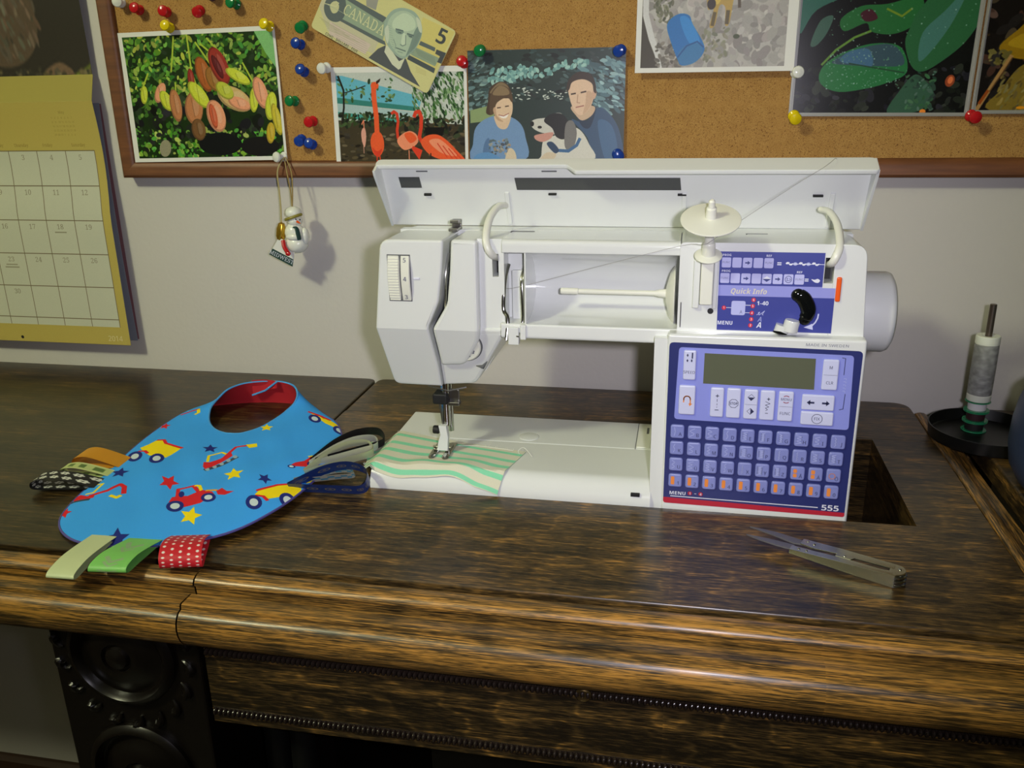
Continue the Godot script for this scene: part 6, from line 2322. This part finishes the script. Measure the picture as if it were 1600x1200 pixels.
func build_bib() -> void:
	var o := thing("baby_bib", "blue baby bib printed with trucks and stars, red lined, edged with ribbon loops", "bib", Vector3(-0.44, TOP, 0.30))
	# round the neck hole from the front: inner edge (x, z, height), outer edge (x, z, height)
	var st := [
		[-0.463, 0.231, 0.7575, -0.445, 0.4590, 0.7535], [-0.451, 0.230, 0.7575, -0.400, 0.4540, 0.7550], [-0.445, 0.225, 0.7575, -0.356, 0.4320, 0.7580], [-0.439, 0.216, 0.7575, -0.3345, 0.3940, 0.7595],
		[-0.435, 0.205, 0.7575, -0.3270, 0.3420, 0.7575], [-0.432, 0.193, 0.7580, -0.3285, 0.2850, 0.7560], [-0.429, 0.178, 0.7590, -0.3380, 0.2260, 0.7555], [-0.427, 0.165, 0.7605, -0.3620, 0.1800, 0.7555],
		[-0.424, 0.150, 0.7645, -0.3900, 0.1500, 0.7540], [-0.425, 0.138, 0.7710, -0.4060, 0.1320, 0.7520], [-0.434, 0.127, 0.7765, -0.4230, 0.1200, 0.7510], [-0.452, 0.121, 0.7785, -0.4460, 0.1150, 0.7508],
		[-0.474, 0.123, 0.7785, -0.4740, 0.1150, 0.7508], [-0.494, 0.132, 0.7780, -0.5000, 0.1210, 0.7510], [-0.505, 0.148, 0.7760, -0.5200, 0.1290, 0.7515], [-0.510, 0.163, 0.7700, -0.5400, 0.1420, 0.7525],
		[-0.512, 0.175, 0.7650, -0.5500, 0.1680, 0.7540], [-0.509, 0.186, 0.7610, -0.5515, 0.2060, 0.7545], [-0.503, 0.198, 0.7585, -0.5480, 0.2600, 0.7540], [-0.496, 0.208, 0.7575, -0.5380, 0.3250, 0.7535],
		[-0.487, 0.218, 0.7575, -0.5290, 0.3850, 0.7535], [-0.478, 0.225, 0.7575, -0.5130, 0.4280, 0.7535], [-0.470, 0.229, 0.7575, -0.4830, 0.4530, 0.7535]]
	var n := st.size()
	var ring := func(k: float, which: int) -> Vector3:
		var i := int(floor(k))
		var s := k - i
		var p := []
		for j in [-1, 0, 1, 2]:
			var q: Array = st[(i + j + n) % n]
			p.append(Vector3(q[which], q[which + 2], q[which + 1]))
		return p[1].cubic_interpolate(p[2], p[0], p[3], s)
	var at := func(u: float, v: float, drop: float) -> Vector3:
		# u round the neck, v from the neck edge to the outer edge
		var a: Vector3 = ring.call(fmod(u * n, n), 0)
		var b: Vector3 = ring.call(fmod(u * n, n), 3)
		var q := a.lerp(b, v)
		var flat := smoothstep(0.06, 0.20, a.distance_to(b))
		q.y += flat * (0.0030 * sin(v * PI) + 0.0012 * sin(q.x * 62.0 + q.z * 37.0) * sin(v * PI) + 0.0007 * sin(q.x * 130.0 - q.z * 90.0) * sin(v * PI))
		# the edge is rolled over
		q.y -= 0.0012 * pow(v, 24.0) + drop
		return q
	var cloth := func(drop: float, flip: bool) -> Geo:
		var g := Geo.new()
		g.crease = 60.0
		var rows := []
		for i in 25:
			var row := PackedVector3Array()
			for j in 93:
				row.append(at.call(float(j) / 92.0, i / 24.0, 0.0))
			rows.append(row)
		if drop > 0.0:
			var low := []
			for i in 25:
				var row := PackedVector3Array()
				for j in 93:
					var e: Vector3 = rows[i][(j + 1) % 92] - rows[i][(j + 91) % 92]
					var h: Vector3 = rows[mini(i + 1, 24)][j] - rows[maxi(i - 1, 0)][j]
					row.append(rows[i][j] + e.cross(h).normalized() * drop)
				low.append(row)
			rows = low
		g.grid(rows, flip)
		for i in g.p.size():
			g.t[i] = Vector2((g.p[i].x + 0.57) / 0.26, (g.p[i].z - 0.10) / 0.38)
		return g
	part(o, "outer_cloth", cloth.call(0.0, true), print_mat("bib_print", print_bib(), 0.9, {"metallic_specular": 0.2}))
	part(o, "lining", cloth.call(0.0016, false), M.red_cloth, "plain red lining")
	# rolled seams
	for v in [0.0, 1.0]:
		var g := Geo.new()
		var path := []
		for j in 139:
			path.append(at.call(float(j % 138) / 138.0, v, 0.0006))
		g.tube(path, 0.0011, 6, false)
		part(o, "seam", g, mat("seam_blue", rgb(72, 156, 222), 0.85) if v == 0.0 else mat("seam_violet", rgb(84, 78, 150), 0.85))
	# strap end overlapping at the back of the neck
	var g := Geo.new()
	g.sheet(func(u: float, v: float) -> Vector3: return Vector3(lerpf(-0.486, -0.455, u), lerpf(0.7625 + 0.010 * u, 0.7800, v), 0.1262 - 0.004 * sin(u * PI) + 0.002 * (1.0 - v)), 8, 4, 0.0014)
	part(o, "strap_end", g, M.red_cloth)
	g = Geo.new()
	g.tube([Vector3(-0.4865, 0.7625, 0.1285), Vector3(-0.4710, 0.7680, 0.1255), Vector3(-0.4545, 0.7800, 0.1265)], 0.0011, 6)
	part(o, "seam", g, M.seam_blue)
	# ribbon loops
	ribbon(o, "ribbon_loop", "mustard yellow ribbon loop", Vector3(-0.541, 0.7530, 0.312), Vector3(-1, 0, 0.10), Vector3(0.1, 0, 1), 0.036, 0.024, 0.012, mat("ribbon_mustard", rgb(206, 142, 22), 0.55))
	ribbon(o, "ribbon_loop", "green checked ribbon loop", Vector3(-0.537, 0.7530, 0.338), Vector3(-1, 0, 0.12), Vector3(0.1, 0, 1), 0.038, 0.013, 0.010, print_mat("ribbon_gingham", print_ribbon("gingham"), 0.6))
	ribbon(o, "ribbon_loop", "black ribbon loop with white daisies", Vector3(-0.532, 0.7525, 0.360), Vector3(-1, 0, 0.16), Vector3(0.16, 0, 1), 0.052, 0.020, 0.011, print_mat("ribbon_daisies", print_ribbon("daisies"), 0.5))
	ribbon(o, "ribbon_loop", "cream ribbon loop at the front", Vector3(-0.4545, 0.7525, 0.4585), Vector3(0.14, 0, 1), Vector3(1, 0, -0.05), 0.055, 0.0225, 0.007, mat("ribbon_cream", rgb(202, 214, 168), 0.5), 0.0)
	ribbon(o, "ribbon_loop", "light green patterned ribbon loop at the front", Vector3(-0.4180, 0.7525, 0.4570), Vector3(0.02, 0, 1), Vector3(1, 0, -0.12), 0.042, 0.030, 0.008, print_mat("ribbon_green", print_ribbon("green"), 0.5))
	ribbon(o, "ribbon_loop", "red ribbon loop with white dots", Vector3(-0.3790, 0.7540, 0.4480), Vector3(0.42, 0, 1), Vector3(1, 0, -0.25), 0.042, 0.032, 0.014, print_mat("ribbon_dots", print_ribbon("dots"), 0.6))
	# these loops lie on edge, their openings to the sky
	ribbon(o, "ribbon_loop", "black ribbon loop, the longest of the five at the right", Vector3(-0.332, 0.7600, 0.287), Vector3(0.72, 0.02, -0.69), Vector3(0.25, 0.66, 0.62), 0.067, 0.018, 0.019, mat("ribbon_black", rgb(24, 24, 30), 0.5))
	ribbon(o, "ribbon_loop", "white ribbon loop inside the black one", Vector3(-0.331, 0.7600, 0.292), Vector3(0.72, 0.02, -0.69), Vector3(0.25, 0.66, 0.62), 0.060, 0.017, 0.014, M.ribbon_white)
	ribbon(o, "ribbon_loop", "cream ribbon loop, the nearer one", Vector3(-0.330, 0.7585, 0.307), Vector3(0.70, 0.02, -0.72), Vector3(0.22, 0.66, 0.62), 0.061, 0.016, 0.017, M.ribbon_ivory)
	ribbon(o, "ribbon_loop", "white ribbon loop with aqua squares", Vector3(-0.3295, 0.7575, 0.328), Vector3(1, 0, -0.40), Vector3(0.2, 0.62, 0.66), 0.042, 0.014, 0.007, print_mat("ribbon_aqua", print_ribbon("aqua"), 0.5))
	ribbon(o, "ribbon_loop", "navy blue ribbon loop with gold rings", Vector3(-0.3290, 0.7570, 0.344), Vector3(1, 0, -0.06), Vector3(0.05, 0.78, 0.54), 0.060, 0.014, 0.026, print_mat("ribbon_navy", print_ribbon("navy"), 0.35))


func build_snips() -> void:
	# local: x from the blade tips to the bent tail, z towards the viewer
	var o := thing("thread_snips", "small steel thread snips with sharp dark blades lying on the cabinet top before the keypad", "thread snips", Vector3(0.0600, TOP + 0.0002, 0.3650), "", Vector3(0, -0.380, 0))
	var flat := func(y: float) -> Transform3D: return Transform3D(Basis(Vector3(1, 0, 0), Vector3(0, 0, -1), Vector3(0, 1, 0)), Vector3(0, y, 0))
	for s in [[[-0.0017, 0.0083, 0.0190, 0.0100, 0.0415, 0.0070, 0.0420, 0.0005, 0.0350, -0.0005, 0.0190, 0.0040]], [[0.0, -0.0055, 0.0190, -0.0033, 0.0370, -0.0030, 0.0375, -0.0108, 0.0250, -0.0104, 0.0110, -0.0085]]]:
		var g := Geo.new()
		g.extr(v2(s[0]), 0.0, 0.0012, 0.0005, 2, flat.call(0.0075))
		part(o, "blade", g, M.snips_blade, "", true)
	# frame: two arms with windows, a folded side wall and the bent tail
	var g := Geo.new()
	var y := 0.0095
	for s in [[0.0410, 0.0066, 0.0690, 0.0058, 0.1090, 0.0026, 0.1090, -0.0050, 0.1010, -0.0042, 0.0690, -0.0032, 0.0520, -0.0044, 0.0410, -0.0020], [0.0360, -0.0078, 0.0540, -0.0082, 0.0690, -0.0076, 0.0800, -0.0080, 0.1000, -0.0096, 0.1090, -0.0084, 0.1090, -0.0146, 0.0650, -0.0146, 0.0360, -0.0138]]:
		g.extr(v2(s), 0.0, 0.0010, 0.0004, 2, flat.call(y))
	g.extr(v2([0.0680, -0.0005, 0.0680, -0.0072, 0.0790, -0.0076, 0.0830, -0.0010]), 0.0, 0.0010, 0.0002, 1, flat.call(y - 0.0001))
	g.extr(fillet(v2([0.1060, 0.0029, 0.1135, 0.0022, 0.1170, -0.0030, 0.1166, -0.0090, 0.1105, -0.0145, 0.1060, -0.0147]), [0, 0.003, 0.003, 0.004, 0.003, 0], 4), 0.0, 0.0010, 0.0003, 2, flat.call(y - 0.0001))
	part(o, "frame", g, M.snips_frame, "", true)
	g = Geo.new()
	g.extr(v2([0.0360, 0.0066, 0.0360, y + 0.0009, 0.1110, y + 0.0009, 0.1110, 0.0003, 0.0800, 0.0024]), -0.0005, 0.0005, 0.0004, 2, Transform3D(Basis.IDENTITY, Vector3(0, 0, 0.0143)))
	part(o, "side_wall", g, M.snips_frame, "", true)
	g = Geo.new()
	for h in [0.0012, 0.0048, 0.0080]:
		var path := []
		for k in 9:
			var a := -PI / 2 + PI * k / 8
			path.append(Vector3(0.1100 + cos(a) * 0.0068, h, 0.0062 + sin(a) * 0.0078))
		g.tube(path, 0.0012, 8)
	part(o, "tail_spring", g, M.chrome, "", true)
	for q in [[0.0451, 0.0033], [0.0504, 0.0014], [0.0420, -0.0108], [0.0478, -0.0111], [0.0740, -0.0045], [0.1125, -0.0040]]:
		g = Geo.new()
		g.ball(Vector3(q[0], y + 0.0010, -q[1]), Vector3(0.0012, 0.0008, 0.0012), 10)
		part(o, "rivet", g, M.chrome, "", true)


func build_tray() -> void:
	var c := Vector3(0.3060, 0.7500, 0.1130)
	var o := thing("bobbin_tray", "shallow black round plastic tray with a metal rod, right of the sewing machine", "tray", c)
	var g := Geo.new()
	g.lathe([[0.0, 0.0], [0.0490, 0.0], [0.0515, 0.0010], [0.0530, 0.0125], [0.0530, 0.0138], [0.0518, 0.0138], [0.0500, 0.0030], [0.0480, 0.0022], [0.0, 0.0022]], Transform3D(Basis(), c), 64)
	part(o, "dish", g, M.tray_black)
	var a := Vector3(0.3010, 0.7522, 0.0950)
	g = Geo.new()
	g.lathe([[0.0032, 0.0], [0.0032, 0.1325], [0.0028, 0.1330], [0.0, 0.1330]], Transform3D(Basis(), a), 16)
	part(o, "rod", g, M.rod_metal)
	var grp := "bobbins stacked on the tray's rod"
	for s in [[0.0003, "thread_black", "green bobbin with black thread, lowest on the rod of the tray"], [0.0112, "thread_maroon", "green bobbin with dark maroon thread, middle of the stack on the rod"], [0.0221, "thread_white", "green bobbin with white thread, topmost below the silver spool"]]:
		var b := thing("bobbin", s[2], "bobbin", a + Vector3(0, s[0], 0), grp)
		g = Geo.new()
		g.lathe([[0.0040, 0.0], [0.0118, 0.0], [0.0121, 0.0005], [0.0118, 0.0010], [0.0040, 0.0010]], Transform3D(Basis(), b.position), 36)
		g.lathe([[0.0040, 0.0096], [0.0118, 0.0096], [0.0121, 0.0101], [0.0118, 0.0106], [0.0040, 0.0106], [0.0036, 0.0106], [0.0036, 0.0]], Transform3D(Basis(), b.position), 36)
		part(b, "flanges", g, M.bobbin_green)
		g = Geo.new()
		g.lathe([[0.0040, 0.0011], [0.0086, 0.0012], [0.0089, 0.0053], [0.0086, 0.0094], [0.0040, 0.0095]], Transform3D(Basis(), b.position), 30)
		part(b, "thread", g, M[s[1]])
	var sp := thing("thread_spool", "tall spool of silver grey thread with white ends on the tray's rod", "thread spool", a + Vector3(0, 0.0331, 0))
	g = Geo.new()
	g.lathe([[0.0040, 0.0], [0.0108, 0.0], [0.0113, 0.0008], [0.0113, 0.0060], [0.0106, 0.0066], [0.0104, 0.0070]], Transform3D(Basis(), sp.position), 36)
	g.lathe([[0.0104, 0.0590], [0.0108, 0.0594], [0.0113, 0.0600], [0.0113, 0.0672], [0.0106, 0.0682], [0.0060, 0.0682], [0.0048, 0.0670], [0.0040, 0.0660]], Transform3D(Basis(), sp.position), 36)
	part(sp, "core", g, M.spool_white)
	g = Geo.new()
	g.lathe([[0.0104, 0.0068], [0.0112, 0.0072], [0.0114, 0.0300], [0.0112, 0.0588], [0.0104, 0.0592]], Transform3D(Basis(), sp.position), 36)
	part(sp, "thread", g, M.thread_silver)


func build_pot() -> void:
	var c := Vector3(0.3790, 0.7497, 0.2410)
	var o := thing("stoneware_pot", "dark blue stoneware pot with an olive rim, cut by the right edge of the picture", "pot", c)
	var g := Geo.new()
	g.lathe([[0.0, 0.0], [0.0700, 0.0], [0.0740, 0.0020], [0.0820, 0.0090], [0.0890, 0.0220], [0.0920, 0.0400], [0.0915, 0.0600], [0.0890, 0.0780], [0.0862, 0.0880]], Transform3D(Basis(), c), 64)
	g.lathe([[0.0820, 0.0880], [0.0840, 0.0500], [0.0700, 0.0100], [0.0, 0.0080]].map(func(q): return [q[0], q[1]]), Transform3D(Basis(), c), 48)
	part(o, "body", g, M.pot_glaze)
	g = Geo.new()
	g.lathe([[0.0862, 0.0875], [0.0872, 0.0895], [0.0866, 0.0915], [0.0842, 0.0920], [0.0820, 0.0905], [0.0820, 0.0875]], Transform3D(Basis(), c), 64)
	part(o, "rim", g, M.pot_rim)
	g = Geo.new()
	var rng := RandomNumberGenerator.new()
	rng.seed = 4
	g.ball(c + Vector3(-0.004, 0.0820, 0), Vector3(0.0690, 0.0420, 0.0690), 40)
	for i in g.p.size():
		var q := g.p[i] - c
		g.p[i] += Vector3(q.x, 0, q.z).normalized() * 0.0022 * sin(q.x * 190.0 + q.y * 240.0 + q.z * 150.0)
	lone("cloth_bundle", g, M.teal, "teal bundle of cloth in the blue pot at the right edge", "cloth", c + Vector3(0, 0.045, 0))


func build_thread() -> void:
	var g := Geo.new()
	g.tube(curve([Vector3(-0.1470, 0.9350, 0.2965), Vector3(-0.1330, 0.9372, 0.2985), Vector3(-0.0690, 0.9560, 0.3030), Vector3(-0.0030, 0.9745, 0.3060), Vector3(0.0140, 0.9790, 0.3260), Vector3(0.0215, 0.9830, 0.3250), Vector3(0.0420, 0.9960, 0.3120), Vector3(0.0800, 1.0180, 0.2850), Vector3(0.1060, 1.0325, 0.2690), Vector3(0.1150, 1.0375, 0.2560), Vector3(0.1180, 1.0300, 0.2400)], 4), 0.00019, 5)
	lone("sewing_thread", g, M.thread_grey, "thin grey thread from the machine's arm past the spool pin over the lid", "thread", Vector3(-0.0030, 0.9745, 0.3060))
